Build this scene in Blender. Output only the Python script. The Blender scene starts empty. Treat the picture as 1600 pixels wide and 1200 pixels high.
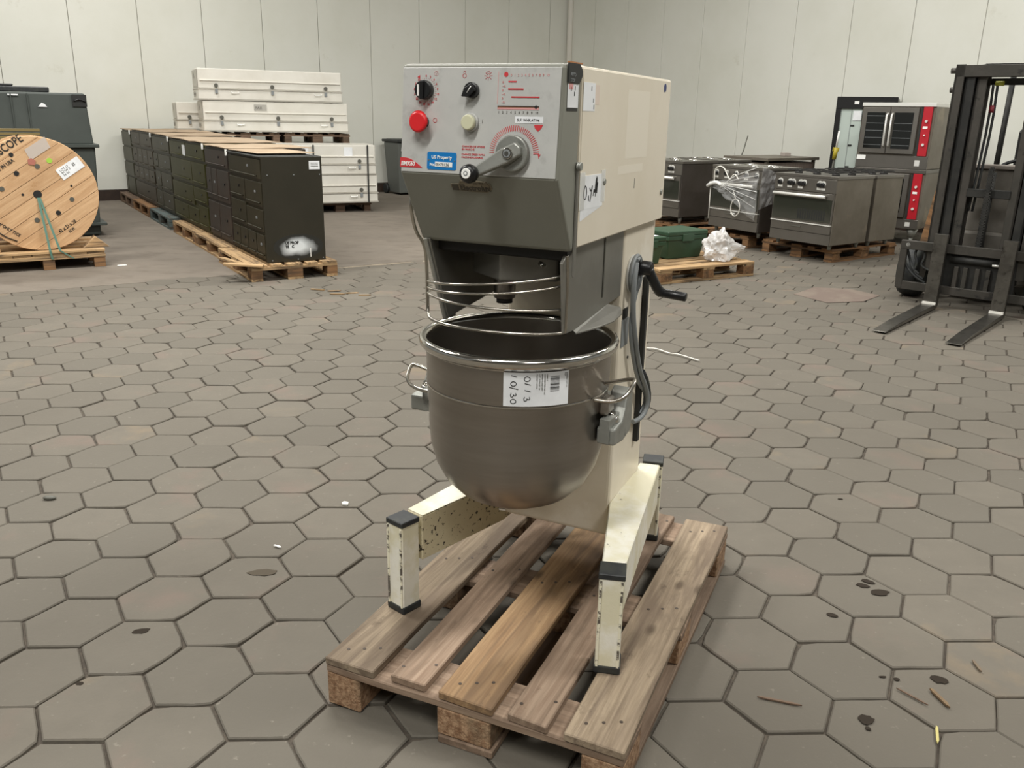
import bpy, bmesh, math, random
from mathutils import Vector, Matrix
from math import sin, cos, pi, radians, sqrt, atan2
random.seed(7)
sc = bpy.context.scene
COL = sc.collection

# ---------------------------------------------------------------- camera
F_PX, PITCH, ROLL, HC = 1328.56, 0.306773, 0.0208917, 1.48213
fw = Vector((0, cos(PITCH), -sin(PITCH))); up = Vector((0, sin(PITCH), cos(PITCH))); rt = Vector((1, 0, 0))
rt2 = rt*cos(ROLL) + up*sin(ROLL); up2 = -rt*sin(ROLL) + up*cos(ROLL)
cd = bpy.data.cameras.new('camera'); cam = bpy.data.objects.new('camera', cd); COL.objects.link(cam)
cd.sensor_width = 36; cd.lens = F_PX*36/1600; cd.clip_start = .05; cd.clip_end = 200
m = Matrix((rt2, up2, -fw)).transposed().to_4x4(); m.translation = Vector((0, 0, HC)); cam.matrix_world = m
sc.camera = cam
# ---------------------------------------------------------------- world, lights, exposure
w = bpy.data.worlds.new('world'); sc.world = w; w.use_nodes = True
w.node_tree.nodes['Background'].inputs[0].default_value = (.80, .82, .78, 1)
w.node_tree.nodes['Background'].inputs[1].default_value = .3
sc.view_settings.view_transform = 'Standard'; sc.view_settings.look = 'None'
sc.view_settings.exposure = 0.0; sc.view_settings.gamma = 1; sc.view_settings.use_curve_mapping = False
CT = (1.03, 19.25)                      # room corner
DL = Vector((-.8398, -.5428)); DR = Vector((.5597, -.8287))   # directions of the two walls from the corner
def area(x, y, z, sx, sy, e, col=(1, .985, .94), rz=0.0):
    l = bpy.data.lights.new('hall_lamp', 'AREA'); l.shape = 'RECTANGLE'; l.size = sx; l.size_y = sy; l.energy = e; l.color = col
    o = bpy.data.objects.new('hall_lamp', l); COL.objects.link(o); o.location = (x, y, z); o.rotation_euler = (0, 0, rz)
LZ = 6.3
for (x, y, e) in ((-5.6, 10.8, 270), (1.3, 10.2, 260), (-5.2, 4.6, 380), (-1.5, -1.5, 330), (-1.4, 6.2, 380), (4.6, 2.2, 350), (5.2, 8.0, 150), (2.2, -4.5, 220), (-6, -4, 150)):  # unseen hall lamps; the second added to brighten the walls near the corner
    area(x, y, LZ, 2.6, .5, e, rz=radians(32))

# ---------------------------------------------------------------- materials
MAT = {}
def srgb(c):
    if isinstance(c, str): c = tuple(int(c[i:i+2], 16)/255 for i in (0, 2, 4))
    return tuple((v/12.92 if v <= .04045 else ((v+.055)/1.055)**2.4) for v in c) + (1,)
def mat(name, c, rough=.6, metal=0.0, c2=None, scale=4.0, mix=(.45, .6), bump=0.0, bscale=40.0, stretch=(1, 1, 1), c3=None, s3=1.2, m3=(.6, .68), spec=.5, world=False, rvar=0.0, aniso=0.0, detail=6):
    if name in MAT: return MAT[name]
    m_ = bpy.data.materials.new(name); m_.use_nodes = True; nt = m_.node_tree; b = nt.nodes['Principled BSDF']
    b.inputs['Base Color'].default_value = srgb(c); b.inputs['Roughness'].default_value = rough; b.inputs['Metallic'].default_value = metal
    b.inputs['Specular IOR Level'].default_value = spec
    if aniso: b.inputs['Anisotropic'].default_value = aniso
    N = nt.nodes.new; L = nt.links.new
    if c2 or bump or c3 or rvar:
        tc = N('ShaderNodeTexCoord'); mp = N('ShaderNodeMapping'); oi = N('ShaderNodeObjectInfo')
        if world:
            g = N('ShaderNodeNewGeometry'); L(g.outputs['Position'], mp.inputs['Vector'])
        else:
            ad = N('ShaderNodeVectorMath'); ad.operation = 'ADD'; mu = N('ShaderNodeMath'); mu.operation = 'MULTIPLY'; mu.inputs[1].default_value = 37.0
            L(oi.outputs['Random'], mu.inputs[0]); L(tc.outputs['Object'], ad.inputs[0]); L(mu.outputs[0], ad.inputs[1]); L(ad.outputs[0], mp.inputs['Vector'])
        mp.inputs['Scale'].default_value = stretch
        def noise(s, d=6):
            n = N('ShaderNodeTexNoise'); n.inputs['Scale'].default_value = s; n.inputs['Detail'].default_value = d; n.inputs['Roughness'].default_value = .65
            L(mp.outputs[0], n.inputs['Vector']); return n
        def rng(n, a, c_):
            r = N('ShaderNodeMapRange'); r.inputs[1].default_value = a; r.inputs[2].default_value = c_; L(n.outputs['Fac'], r.inputs[0]); return r
        last = None
        if c2:
            r = rng(noise(scale, detail), *mix); mx = N('ShaderNodeMix'); mx.data_type = 'RGBA'
            mx.inputs[6].default_value = srgb(c); mx.inputs[7].default_value = srgb(c2); L(r.outputs[0], mx.inputs[0]); last = mx.outputs[2]
        if c3:
            r = rng(noise(s3, 8), *m3); mx = N('ShaderNodeMix'); mx.data_type = 'RGBA'
            mx.inputs[6].default_value = srgb(c); mx.inputs[7].default_value = srgb(c3); L(r.outputs[0], mx.inputs[0])
            if last: L(last, mx.inputs[6])
            last = mx.outputs[2]
        if rvar:
            hs = N('ShaderNodeHueSaturation'); ma = N('ShaderNodeMapRange'); ma.inputs[3].default_value = 1-rvar; ma.inputs[4].default_value = 1+rvar
            L(oi.outputs['Random'], ma.inputs[0]); L(ma.outputs[0], hs.inputs['Value'])
            if last: L(last, hs.inputs['Color'])
            else: hs.inputs['Color'].default_value = srgb(c)
            last = hs.outputs[0]
        if last: L(last, b.inputs['Base Color'])
        if bump:
            bp = N('ShaderNodeBump'); bp.inputs['Strength'].default_value = bump; bp.inputs['Distance'].default_value = .01
            L(noise(bscale, 4).outputs['Fac'], bp.inputs['Height']); L(bp.outputs[0], b.inputs['Normal'])
    MAT[name] = m_; return m_
def glassy(name, c, alpha=.5, rough=.05, spec=.8, bump=0):
    m_ = mat(name, c, rough, spec=spec, bump=bump, bscale=9); b = m_.node_tree.nodes['Principled BSDF']; b.inputs['Alpha'].default_value = alpha; return m_

M_WALL = mat('wall_paint', 'dcdcd3', .75, c2='d5d5ca', scale=.8, mix=(.4, .7), c3='c6c4b6', s3=2.2, m3=(.66, .8), bump=.08, bscale=3, world=True)
M_BASE = mat('kerb_brown', '2c1f17', .7, c2='3a2b20', scale=3)
M_CEIL = mat('ceiling_grey', '8f8e88', .9)
M_BACK = mat('far_wall_grey', '6d6a63', .9)
M_CREAM = mat('cream_enamel', 'e2d9c7', .38, c2='dbd1bd', scale=3, mix=(.4, .7), c3='e9e2d3', s3=2.5, m3=(.58, .66), spec=.4)
M_CREAMW = mat('worn_cream_enamel', 'd9d3b8', .45, c2='e6e3d6', scale=7, mix=(.45, .6), c3='6e675c', s3=16, m3=(.66, .7), bump=.15, bscale=30)
M_CREAMS = mat('rust_spotted_enamel', 'c9bfa0', .45, c2='bdb292', scale=5, mix=(.4, .7), c3='2c2420', s3=62, m3=(.585, .61), bump=.15, bscale=30)
M_GREY = mat('grey_hammer_paint', '94948a', .42, metal=.15, c2='8b8b81', scale=4, mix=(.4, .7), spec=.5, bump=.03, bscale=20)
M_GREYW = mat('grey_cast_worn', '8b8c86', .45, metal=.5, c2='9d9e98', scale=9, mix=(.4, .65), c3='6b6c68', s3=14, m3=(.6, .7), bump=.08, bscale=25)
M_PANEL = mat('panel_aluminium', 'c3c3bf', .42, metal=.08, c2='b8b9b6', scale=6, mix=(.42, .66), c3='a5a5a1', s3=14, m3=(.56, .72))
M_STEEL = mat('brushed_steel', '9e9891', .34, 1.0, c2='948e87', scale=3, stretch=(1, 1, 10), mix=(.35, .7), bump=.02, bscale=60)
_b = M_STEEL.node_tree.nodes['Principled BSDF']; _b.inputs['Anisotropic'].default_value = .65; _b.inputs['Anisotropic Rotation'].default_value = .25
_t = M_STEEL.node_tree.nodes.new('ShaderNodeTangent'); _t.direction_type = 'RADIAL'; _t.axis = 'Z'; M_STEEL.node_tree.links.new(_t.outputs[0], _b.inputs['Tangent'])
M_RIM = mat('polished_steel', 'c9c6c0', .16, 1.0)
M_WIRE = mat('chrome_wire', 'b9b4aa', .25, 1.0)
M_DARKIN = mat('dark_inside', '1b1a18', .6)  # near-black; carries painted shade in the spool holes and under the head
M_BLK = mat('black_plastic', '161617', .35)
M_BLKR = mat('black_rubber', '232527', .6, c2='31332f', scale=20, bump=.1)
M_RED = mat('red_plastic', 'd8262b', .3)
M_REDI = mat('red_print', 'c8343a', .6)
M_PINK = mat('faded_red_print', 'd79a98', .6)
M_WHITE = mat('white_print', 'f2f2ee', .5)
M_INK = mat('black_ink', '20211f', .6)
M_PAPER = mat('white_paper', 'eceef0', .6, c2='e2e4e6', scale=8)
M_FILM = glassy('clear_film', 'f2f2ee', .55, .15)
M_IVORY = mat('ivory_plastic', 'cfceb0', .3)
M_BLUE = mat('blue_plate', '1177bd', .35)
M_DGREY = mat('dark_grey_print', '55544c', .6)
M_BROWNP = mat('brown_print', '58503f', .6)
M_CABLE = mat('grey_cable', '7e8283', .5)
M_WCABLE = mat('white_cable', 'd8d5cc', .5)
M_GUARD = mat('grey_guard_sheet', '7d7b74', .4, metal=.5, c2='86847d', scale=5, bump=.02)
def wood(name, c, c2, c3=None, sc_=1.0, rough=.75, rvar=.13, knots=True, dark='4d4034'):
    m_ = bpy.data.materials.new(name); m_.use_nodes = True; nt = m_.node_tree; b = nt.nodes['Principled BSDF']; N = nt.nodes.new; L = nt.links.new
    tc = N('ShaderNodeTexCoord'); oi = N('ShaderNodeObjectInfo'); mu = N('ShaderNodeMath'); mu.operation = 'MULTIPLY'; mu.inputs[1].default_value = 53.0
    ad = N('ShaderNodeVectorMath'); ad.operation = 'ADD'; L(oi.outputs['Random'], mu.inputs[0]); L(tc.outputs['Object'], ad.inputs[0]); L(mu.outputs[0], ad.inputs[1])
    def nz(scale, st, det=5, rough_=.6, dist=0):
        mp = N('ShaderNodeMapping'); mp.inputs['Scale'].default_value = st; L(ad.outputs[0], mp.inputs[0])
        n = N('ShaderNodeTexNoise'); n.inputs['Scale'].default_value = scale; n.inputs['Detail'].default_value = det; n.inputs['Roughness'].default_value = rough_; n.inputs['Distortion'].default_value = dist; L(mp.outputs[0], n.inputs['Vector']); return n.outputs['Fac']
    def rg(x, a, c_, lo=0., hi=1.):
        r = N('ShaderNodeMapRange'); r.inputs[1].default_value = a; r.inputs[2].default_value = c_; r.inputs[3].default_value = lo; r.inputs[4].default_value = hi; L(x, r.inputs[0]); return r.outputs[0]
    def mx(f, A, B):
        q = N('ShaderNodeMix'); q.data_type = 'RGBA'; L(f, q.inputs[0])
        for i, v in ((6, A), (7, B)):
            if isinstance(v, str): q.inputs[i].default_value = srgb(v)
            else: L(v, q.inputs[i])
        return q.outputs[2]
    g1 = nz(70*sc_, (.045, 1, 1), 6, .7, .4); g2 = nz(18*sc_, (.07, 1, 1), 4, .6, .8)
    col = mx(rg(g1, .35, .65), c, c2); col = mx(rg(g2,   .46, .62, 0, .8), col, dark if c3 is None else c3)
    col = mx(rg(nz(4.5*sc_, (.5, 1, 1), 8, .7), .5, .68, 0, .8), col, c3 or c2)
    col = mx(rg(nz(11*sc_, (.6, 1, 1), 8, .75), .60, .68, 0, .55), col, dark)
    if knots:
        mp = N('ShaderNodeMapping'); mp.inputs['Scale'].default_value = (4.5, 9, 9); L(ad.outputs[0], mp.inputs[0]); vo = N('ShaderNodeTexVoronoi'); vo.inputs['Scale'].default_value = 1.0; L(mp.outputs[0], vo.inputs['Vector'])
        col = mx(rg(vo.outputs['Distance'], .07, .17, .75, 0), col, dark)
    hs = N('ShaderNodeHueSaturation'); ma = N('ShaderNodeMapRange'); ma.inputs[3].default_value = 1-rvar; ma.inputs[4].default_value = 1+rvar; L(oi.outputs['Random'], ma.inputs[0]); L(ma.outputs[0], hs.inputs['Value']); L(col, hs.inputs['Color'])
    L(hs.outputs[0], b.inputs['Base Color']); b.inputs['Roughness'].default_value = rough; b.inputs['Specular IOR Level'].default_value = .25
    bp = N('ShaderNodeBump'); bp.inputs['Strength'].default_value = .5; bp.inputs['Distance'].default_value = .003; L(g1, bp.inputs['Height']); L(bp.outputs[0], b.inputs['Normal'])
    MAT[name] = m_; return m_
def wood_old(name, c, c2, c3=None, sc_=1.0, rough=.75, rvar=.13):
    return mat(name, c, rough, c2=c2, scale=9*sc_, mix=(.36, .64), stretch=(.12, 1.6, 1.6), c3=c3, s3=2.0*sc_, m3=(.55, .72), bump=.35, bscale=26*sc_, rvar=rvar, spec=.25)
M_WOOD = wood('weathered_pine', '9b8b76', '7c6d5b', '65574a')
M_WOODG = wood('golden_pine', '9b8060', '7f6449', '675340')
M_WOODP = wood('pinkish_plank', '978370', '7d6857', '655446')
M_CHIP = mat('pressed_chip_block', 'a98a6c', .85, c2='7b5b41', scale=60, mix=(.4, .6), c3='6f6450', s3=5, m3=(.55, .75), bump=.6, bscale=80, rvar=.08)
M_WOODN = wood('new_pine', 'bd9f79', 'a68862', None)
M_WOODB = wood('orange_brown_pine', '93704e', '7a5b40', None)
M_WOODD = wood('grey_brown_plank', '7b6656', '665345', None)
M_WOODBL = wood('faded_blue_plank', '5d6b6c', '525a57', None)
M_PLY = wood('spool_plank', 'd2af88', 'c39f78', 'b6906a', rvar=.05, knots=False, dark='a87f52')
M_PAV = None

# ---------------------------------------------------------------- mesh helpers
class MB:
    def __init__(s): s.b = bmesh.new()
    def box(s, x0, x1, y0, y1, z0, z1, M=None):
        vs = [s.b.verts.new(v) for v in ((x0, y0, z0), (x1, y0, z0), (x1, y1, z0), (x0, y1, z0), (x0, y0, z1), (x1, y0, z1), (x1, y1, z1), (x0, y1, z1))]
        for f in ((3, 2, 1, 0), (4, 5, 6, 7), (0, 1, 5, 4), (1, 2, 6, 5), (2, 3, 7, 6), (3, 0, 4, 7)): s.b.faces.new([vs[i] for i in f])
        if M is not None: bmesh.ops.transform(s.b, matrix=M, verts=vs)
        return s
    def prism(s, pts, a0, a1, axis='z', pts2=None):
        def P(p, a): return {'z': (p[0], p[1], a), 'x': (a, p[0], p[1]), 'y': (p[0], a, p[1])}[axis]
        A = [s.b.verts.new(P(p, a0)) for p in pts]; B = [s.b.verts.new(P(p, a1)) for p in (pts2 or pts)]; n = len(pts)
        s.b.faces.new(A[::-1]); s.b.faces.new(B)
        for i in range(n): s.b.faces.new((A[i], A[(i+1) % n], B[(i+1) % n], B[i]))
        return s
    def cyl(s, p0, p1, r, r1=None, n=16, cap=True):
        p0 = Vector(p0); p1 = Vector(p1); r1 = r if r1 is None else r1; d = (p1-p0).normalized()
        a = d.orthogonal().normalized(); c = d.cross(a)
        A = [s.b.verts.new(p0+(a*cos(2*pi*i/n)+c*sin(2*pi*i/n))*r) for i in range(n)]
        B = [s.b.verts.new(p1+(a*cos(2*pi*i/n)+c*sin(2*pi*i/n))*r1) for i in range(n)]
        for i in range(n): s.b.faces.new((A[i], A[(i+1) % n], B[(i+1) % n], B[i])).smooth = True
        if cap: s.b.faces.new(A[::-1]); s.b.faces.new(B)
        return s
    def tube(s, pts, r, n=8, closed=False, sub=0):
        pts = [Vector(p) for p in pts]
        for _ in range(sub):      # Chaikin smoothing
            q = [] if closed else [pts[0]]
            for i in range(len(pts) - (0 if closed else 1)):
                a, b = pts[i], pts[(i+1) % len(pts)]; q += [a*.75+b*.25, a*.25+b*.75]
            if not closed: q.append(pts[-1])
            pts = q
        rings = []; prev = None; N = len(pts)
        for i, p in enumerate(pts):
            if closed: t = pts[(i+1) % N]-pts[i-1]
            else: t = pts[min(i+1, N-1)]-pts[max(i-1, 0)]
            t.normalize(); a = t.orthogonal().normalized() if prev is None else (prev-t*prev.dot(t)).normalized(); prev = a; c = t.cross(a)
            rings.append([s.b.verts.new(p+(a*cos(2*pi*k/n)+c*sin(2*pi*k/n))*r) for k in range(n)])
        for i in range(N if closed else N-1):
            A, B = rings[i], rings[(i+1) % N]
            for k in range(n): s.b.faces.new((A[k], A[(k+1) % n], B[(k+1) % n], B[k])).smooth = True
        if not closed: s.b.faces.new(rings[0][::-1]); s.b.faces.new(rings[-1])
        return s
    def lathe(s, prof, n=64, c=(0, 0)):
        rings = []
        for r, z in prof:
            if r < 1e-5: rings.append([s.b.verts.new((c[0], c[1], z))])
            else: rings.append([s.b.verts.new((c[0]+r*cos(2*pi*k/n), c[1]+r*sin(2*pi*k/n), z)) for k in range(n)])
        for A, B in zip(rings, rings[1:]):
            for k in range(n):
                k2 = (k+1) % n
                f = [A[k % len(A)], A[k2 % len(A)], B[k2 % len(B)], B[k % len(B)]]
                g = []
                for v in f:
                    if v not in g: g.append(v)
                if len(g) > 2: s.b.faces.new(g).smooth = True
        return s
    def sphere(s, c, r, sx=1, sy=1, sz=1, sub=2):
        v = bmesh.ops.create_icosphere(s.b, subdivisions=sub, radius=r)['verts']
        bmesh.ops.transform(s.b, matrix=Matrix.Translation(c) @ Matrix.Diagonal((sx, sy, sz, 1)), verts=v)
        for x in v:
            for f in x.link_faces: f.smooth = True
        return s
    def poly(s, pts):
        s.b.faces.new([s.b.verts.new(p) for p in pts]); return s
    def build(s, name, m_, parent=None, loc=(0, 0, 0), rot=(0, 0, 0), bevel=0.0, seg=1, kind=None, label=None):
        bmesh.ops.recalc_face_normals(s.b, faces=s.b.faces)
        me = bpy.data.meshes.new(name); s.b.to_mesh(me); s.b.free(); me.materials.append(m_)
        return link(name, me, parent, loc, rot, bevel, seg, kind, label)
def link(name, me, parent=None, loc=(0, 0, 0), rot=(0, 0, 0), bevel=0.0, seg=1, kind=None, label=None, m_=None):
    o = bpy.data.objects.new(name, me); COL.objects.link(o); o.location = loc; o.rotation_euler = rot
    if parent is not None: o.parent = parent
    if bevel:
        b = o.modifiers.new('bevel', 'BEVEL'); b.width = bevel; b.segments = seg; b.limit_method = 'ANGLE'; b.angle_limit = radians(40)
        b.harden_normals = False
    if m_ is not None:
        o.material_slots[0].link = 'OBJECT'; o.material_slots[0].material = m_
    if kind: o['kind'] = kind
    if label: o['label'] = label
    return o
def thing(name, label, cat, loc=(0, 0, 0), rz=0.0, group=None, rot=None):
    o = bpy.data.objects.new(name, None); COL.objects.link(o); o.location = loc; o.rotation_euler = rot or (0, 0, rz)
    o.empty_display_size = .1; return tag(o, label, cat, group)
def tag(o, label, cat, group=None):
    o['label'] = label; o['category'] = cat
    if group: o['group'] = group
    return o
def text(s, size, loc, xd, ud, parent, m_, name='lettering', ext=.0004, align='LEFT', sx=1.0, shear=0.0, spacing=1.0, bold=0.0):
    c = bpy.data.curves.new(name, 'FONT'); c.body = s; c.size = size; c.extrude = ext; c.align_x = align; c.materials.append(m_); c.resolution_u = 2
    c.shear = shear; c.space_character = spacing; c.offset = bold
    t_ = bpy.data.objects.new('tmp', c); COL.objects.link(t_); dg = bpy.context.evaluated_depsgraph_get(); me = bpy.data.meshes.new_from_object(t_.evaluated_get(dg)); bpy.data.objects.remove(t_); bpy.data.curves.remove(c); me.name = name
    o = bpy.data.objects.new(name, me); COL.objects.link(o); xd = Vector(xd).normalized(); ud = Vector(ud); ud = (ud-xd*ud.dot(xd)).normalized(); n = xd.cross(ud)
    M_ = Matrix((xd*sx, ud, n)).transposed().to_4x4(); M_.translation = Vector(loc); o.parent = parent; o.matrix_local = M_
    return o
def copy_tree(o, parent=None):
    c = o.copy(); COL.objects.link(c)
    if parent is not None: c.parent = parent
    for ch in list(KIDS.get(o.name, ())): copy_tree(ch, c)
    return c
KIDS = {}
def note_kids(root):
    for o in list(COL.objects):
        if o.parent is not None: KIDS.setdefault(o.parent.name, []).append(o) if o not in KIDS.get(o.parent.name, []) else None

# ---------------------------------------------------------------- setting: floor
def slab_side(x, y):          # >0 beyond the line where the pavers end and the concrete floor begins
    return -(x+1.75)*.5428+(y-8.35)*.8398
M_BED = mat('joint_sand', '463f37', .95, c2='544c42', scale=30, bump=.3, bscale=60, world=True)
fl = MB(); fl.box(-14, 14, -9, 24, -.2, -.009); floor = fl.build('floor', M_BED, kind='structure')
M_SLAB = mat('dusty_concrete', '6c645a', .85, c2='776e63', scale=1.2, mix=(.35, .7), c3='5f564c', s3=3.5, m3=(.5, .75), bump=.15, bscale=12, world=True, stretch=(1, 1.6, 1))
def linepts(d0, d1, t0, t1):
    P = lambda t, d: (-1.75+.8398*t-.5428*d, 8.35+.5428*t+.8398*d)
    return [P(t0, d0), P(t1, d0), P(t1, d1), P(t0, d1)]
sl = MB().prism(linepts(.06, 13, -12, 13), -.05, .001); slab = sl.build('concrete_slab', M_SLAB, floor, label='bare dusty brown concrete beyond the hexagonal pavers')
kb = MB().prism(linepts(-.02, .05, -.3, 3.2), -.05, .0); kb.build('joint_strip', mat('pale_dust', '978b78', .95, c2='766c5e', scale=6, mix=(.4, .6), bump=.3, world=True), floor, label='pale dusty joint where pavers meet concrete')

def paver_material():
    m_ = bpy.data.materials.new('paver_concrete'); m_.use_nodes = True; nt = m_.node_tree; b = nt.nodes['Principled BSDF']; N = nt.nodes.new; L = nt.links.new
    g = N('ShaderNodeNewGeometry'); at = N('ShaderNodeAttribute'); at.attribute_name = 'tone'; oi = N('ShaderNodeObjectInfo')
    ad = N('ShaderNodeMath'); ad.operation = 'ADD'; L(at.outputs['Fac'], ad.inputs[0]); L(oi.outputs['Random'], ad.inputs[1])
    fr = N('ShaderNodeMath'); fr.operation = 'FRACT'; L(ad.outputs[0], fr.inputs[0])
    def noise(s, d=6, off=None):
        n = N('ShaderNodeTexNoise'); n.inputs['Scale'].default_value = s; n.inputs['Detail'].default_value = d; n.inputs['Roughness'].default_value = .6
        if off:
            mp = N('ShaderNodeMapping'); mp.inputs['Location'].default_value = off; L(g.outputs['Position'], mp.inputs[0]); L(mp.outputs[0], n.inputs['Vector'])
        else: L(g.outputs['Position'], n.inputs['Vector'])
        return n
    def rng(x, a, c_, lo=0, hi=1):
        r = N('ShaderNodeMapRange'); r.inputs[1].default_value = a; r.inputs[2].default_value = c_; r.inputs[3].default_value = lo; r.inputs[4].default_value = hi; L(x, r.inputs[0]); return r.outputs[0]
    def mix(f, a, c_):
        mx = N('ShaderNodeMix'); mx.data_type = 'RGBA'
        (L(f, mx.inputs[0]) if hasattr(f, 'links') or not isinstance(f, float) else setattr(mx.inputs[0], 'default_value', f))
        for i, v in ((6, a), (7, c_)):
            if isinstance(v, str): mx.inputs[i].default_value = srgb(v)
            else: L(v, mx.inputs[i])
        return mx.outputs[2]
    def mul(a, c_):
        mm = N('ShaderNodeMath'); mm.operation = 'MULTIPLY'; L(a, mm.inputs[0])
        if isinstance(c_, float): mm.inputs[1].default_value = c_
        else: L(c_, mm.inputs[1])
        return mm.outputs[0]
    base = mix(fr.outputs[0], '635e55', '6d675d')
    base = mix(rng(noise(9).outputs['Fac'], .35, .7, 0, .5), base, '625d54')
    pink = mul(rng(noise(3.1, 5, (5, 3, 0)).outputs['Fac'], .54, .68, 0, .5), rng(fr.outputs[0], .5, .56))
    base = mix(pink, base, '77665d')
    tan = mul(rng(noise(2.4, 5, (9, 1, 0)).outputs['Fac'], .55, .66, 0, .6), rng(fr.outputs[0], .9, .93))
    base = mix(tan, base, '83735e')
    base = mix(rng(noise(38, 8, (2, 7, 0)).outputs['Fac'], .64, .72, 0, .4), base, '948d81')
    base = mix(rng(noise(.7, 3, (4, 4, 0)).outputs['Fac'], .45, .75, 0, .5), base, '5b554c')
    L(base, b.inputs['Base Color']); b.inputs['Roughness'].default_value = .8; b.inputs['Specular IOR Level'].default_value = .3
    bp = N('ShaderNodeBump'); bp.inputs['Strength'].default_value = .35; bp.inputs['Distance'].default_value = .004
    L(noise(70, 5).outputs['Fac'], bp.inputs['Height']); L(bp.outputs[0], b.inputs['Normal'])
    return m_
M_PAV = paver_material()
HS, HTH, HO = .149916, .0467942, (.733163, 1.92482)
R2 = Matrix.Rotation(HTH, 2)
def hexpts(seed, s=HS):
    rr = random.Random(seed); pts = []
    gap = .0035
    for k in range(6):
        a0 = pi/3*k; a1 = pi/3*(k+1); A = Vector((cos(a0), sin(a0)))*(s-gap); B = Vector((cos(a1), sin(a1)))*(s-gap)
        for j in range(3):
            p = A.lerp(B, j/3.0); p *= 1-abs(rr.gauss(0, .006))
            if j == 0 and rr.random() < .12: p *= .955
            pts.append(R2 @ p)
    return pts
def add_paver(b, pts, c, z, tilt, lay=None, tone=0.0):
    def V(p, k, dz):
        x, y = p.x*k, p.y*k; return b.verts.new((c[0]+x, c[1]+y, z+dz+tilt[0]*x+tilt[1]*y))
    T = [V(p, .972, 0) for p in pts]; E = [V(p, 1, -.0035) for p in pts]; B = [V(p, 1, -.028) for p in pts]
    n = len(pts); fs = [b.faces.new(T)]
    for i in range(n):
        j = (i+1) % n; fs += [b.faces.new((E[i], E[j], T[j], T[i])), b.faces.new((B[i], B[j], E[j], E[i]))]
    if lay:
        for f in fs: f[lay] = tone
variants = []
for v in range(10):
    b = bmesh.new(); add_paver(b, hexpts(v), (0, 0), 0, (0, 0)); me = bpy.data.meshes.new('paver'); b.to_mesh(me); b.free(); me.materials.append(M_PAV); variants.append(me)
cands = []
for i in range(-60, 75):
    for j in range(-70, 110):
        u_, v_ = 1.5*i, sqrt(3)*(j+i/2); p = R2 @ Vector((u_*HS, v_*HS)); x, y = HO[0]+p.x, HO[1]+p.y
        if abs(x) > 10 or y < -2 or y > 18 or slab_side(x, y) > .16: continue
        d = Vector((x, y, -HC)); zc = d.dot(fw)
        seen = zc > .3 and abs(d.dot(rt2)/zc) < .65 and abs(d.dot(up2)/zc) < .52
        cands.append((0 if seen else 1, d.length**3, x, y))
cands.sort()
fb = bmesh.new(); lay = fb.faces.layers.float.new('tone'); rr = random.Random(3)
for k, (h, d3, x, y) in enumerate(cands):
    z = rr.gauss(0, .0011); t = (rr.gauss(0, .006), rr.gauss(0, .006))
    x += rr.gauss(0, .0012); y += rr.gauss(0, .0012)
    if k < 300 and h == 0:
        link('paver', variants[rr.randrange(10)], floor, (x, y, z), (t[1], -t[0], 0))
    else: add_paver(fb, hexpts(rr.randrange(10)), (x, y), z, t, lay, rr.random())
me = bpy.data.meshes.new('paver_field'); fb.to_mesh(me); fb.free(); me.materials.append(M_PAV); link('paver_field', me, floor, kind='stuff')

# ---------------------------------------------------------------- setting: walls
WH = 6.6
def wall(name, d, n_pan, off, inward):
    root = bpy.data.objects.new(name, None); COL.objects.link(root); root['kind'] = 'structure'
    root.location = (CT[0], CT[1], 0); root.rotation_euler = (0, 0, atan2(d.y, d.x))
    s = inward
    me = None
    MB().box(-.3, off+n_pan+.5, -s*.12 if s > 0 else .03, -s*.03 if s > 0 else .12, 0, WH).build('wall_core', mat('seam_grey', 'a5a296', .9), root)
    b = bmesh.new(); b.free()
    pan = MB().box(.004, .996, -.03, .0, .17, WH); pm = pan.build('wall_panel', M_WALL, root, (off, 0, 0), bevel=.004)
    if s < 0: pm.location = (off, .03, 0)
    for k in range(1, n_pan):
        o = pm.copy(); COL.objects.link(o); o.parent = root; o.location = (off+k, 0 if s > 0 else .03, 0)
    if off > 0: MB().box(0, off-.004, -.03 if s > 0 else .0, 0 if s > 0 else .03, .17, WH).build('wall_panel', M_WALL, root)
    return root
# left wall: local x runs from corner to the left/front; room interior is on local +y or -y
wl = wall('wall_left', DL, 14, .48, 1)
wr = wall('wall_right', DR, 16, .87, -1)
def frame(d): return atan2(d.y, d.x)
bl = MB().box(0, 15, 0, .035, 0, .17).build('baseboard_left', M_BASE, None, (CT[0], CT[1], 0), (0, 0, frame(DL)), kind='structure')
br = MB().box(0, 17, -.035, 0, 0, .17).build('baseboard_right', M_BASE, None, (CT[0], CT[1], 0), (0, 0, frame(DR)), kind='structure')
MB().cyl((.03, -.1, 0), (.03, -.1, 6.5), .06, n=16).build('trim_1', mat('white_pipe', 'd9d5cb', .5), None, (CT[0], CT[1], 0), (0, 0, 0), kind='structure', label='white vertical pipe in the corner where the two walls meet')
MB().box(-14, 14, -9, 24, WH, WH+.1).build('ceiling', M_CEIL, kind='structure')
MB().box(-14, 14, -9.1, -9, 0, WH).build('wall_back', M_BACK, kind='structure')
def on_wall(t, d, inset=.0):  # point on left/right wall
    n = Vector((-d.y, d.x)); return (CT[0]+d.x*t+n.x*inset, CT[1]+d.y*t+n.y*inset)

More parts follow.
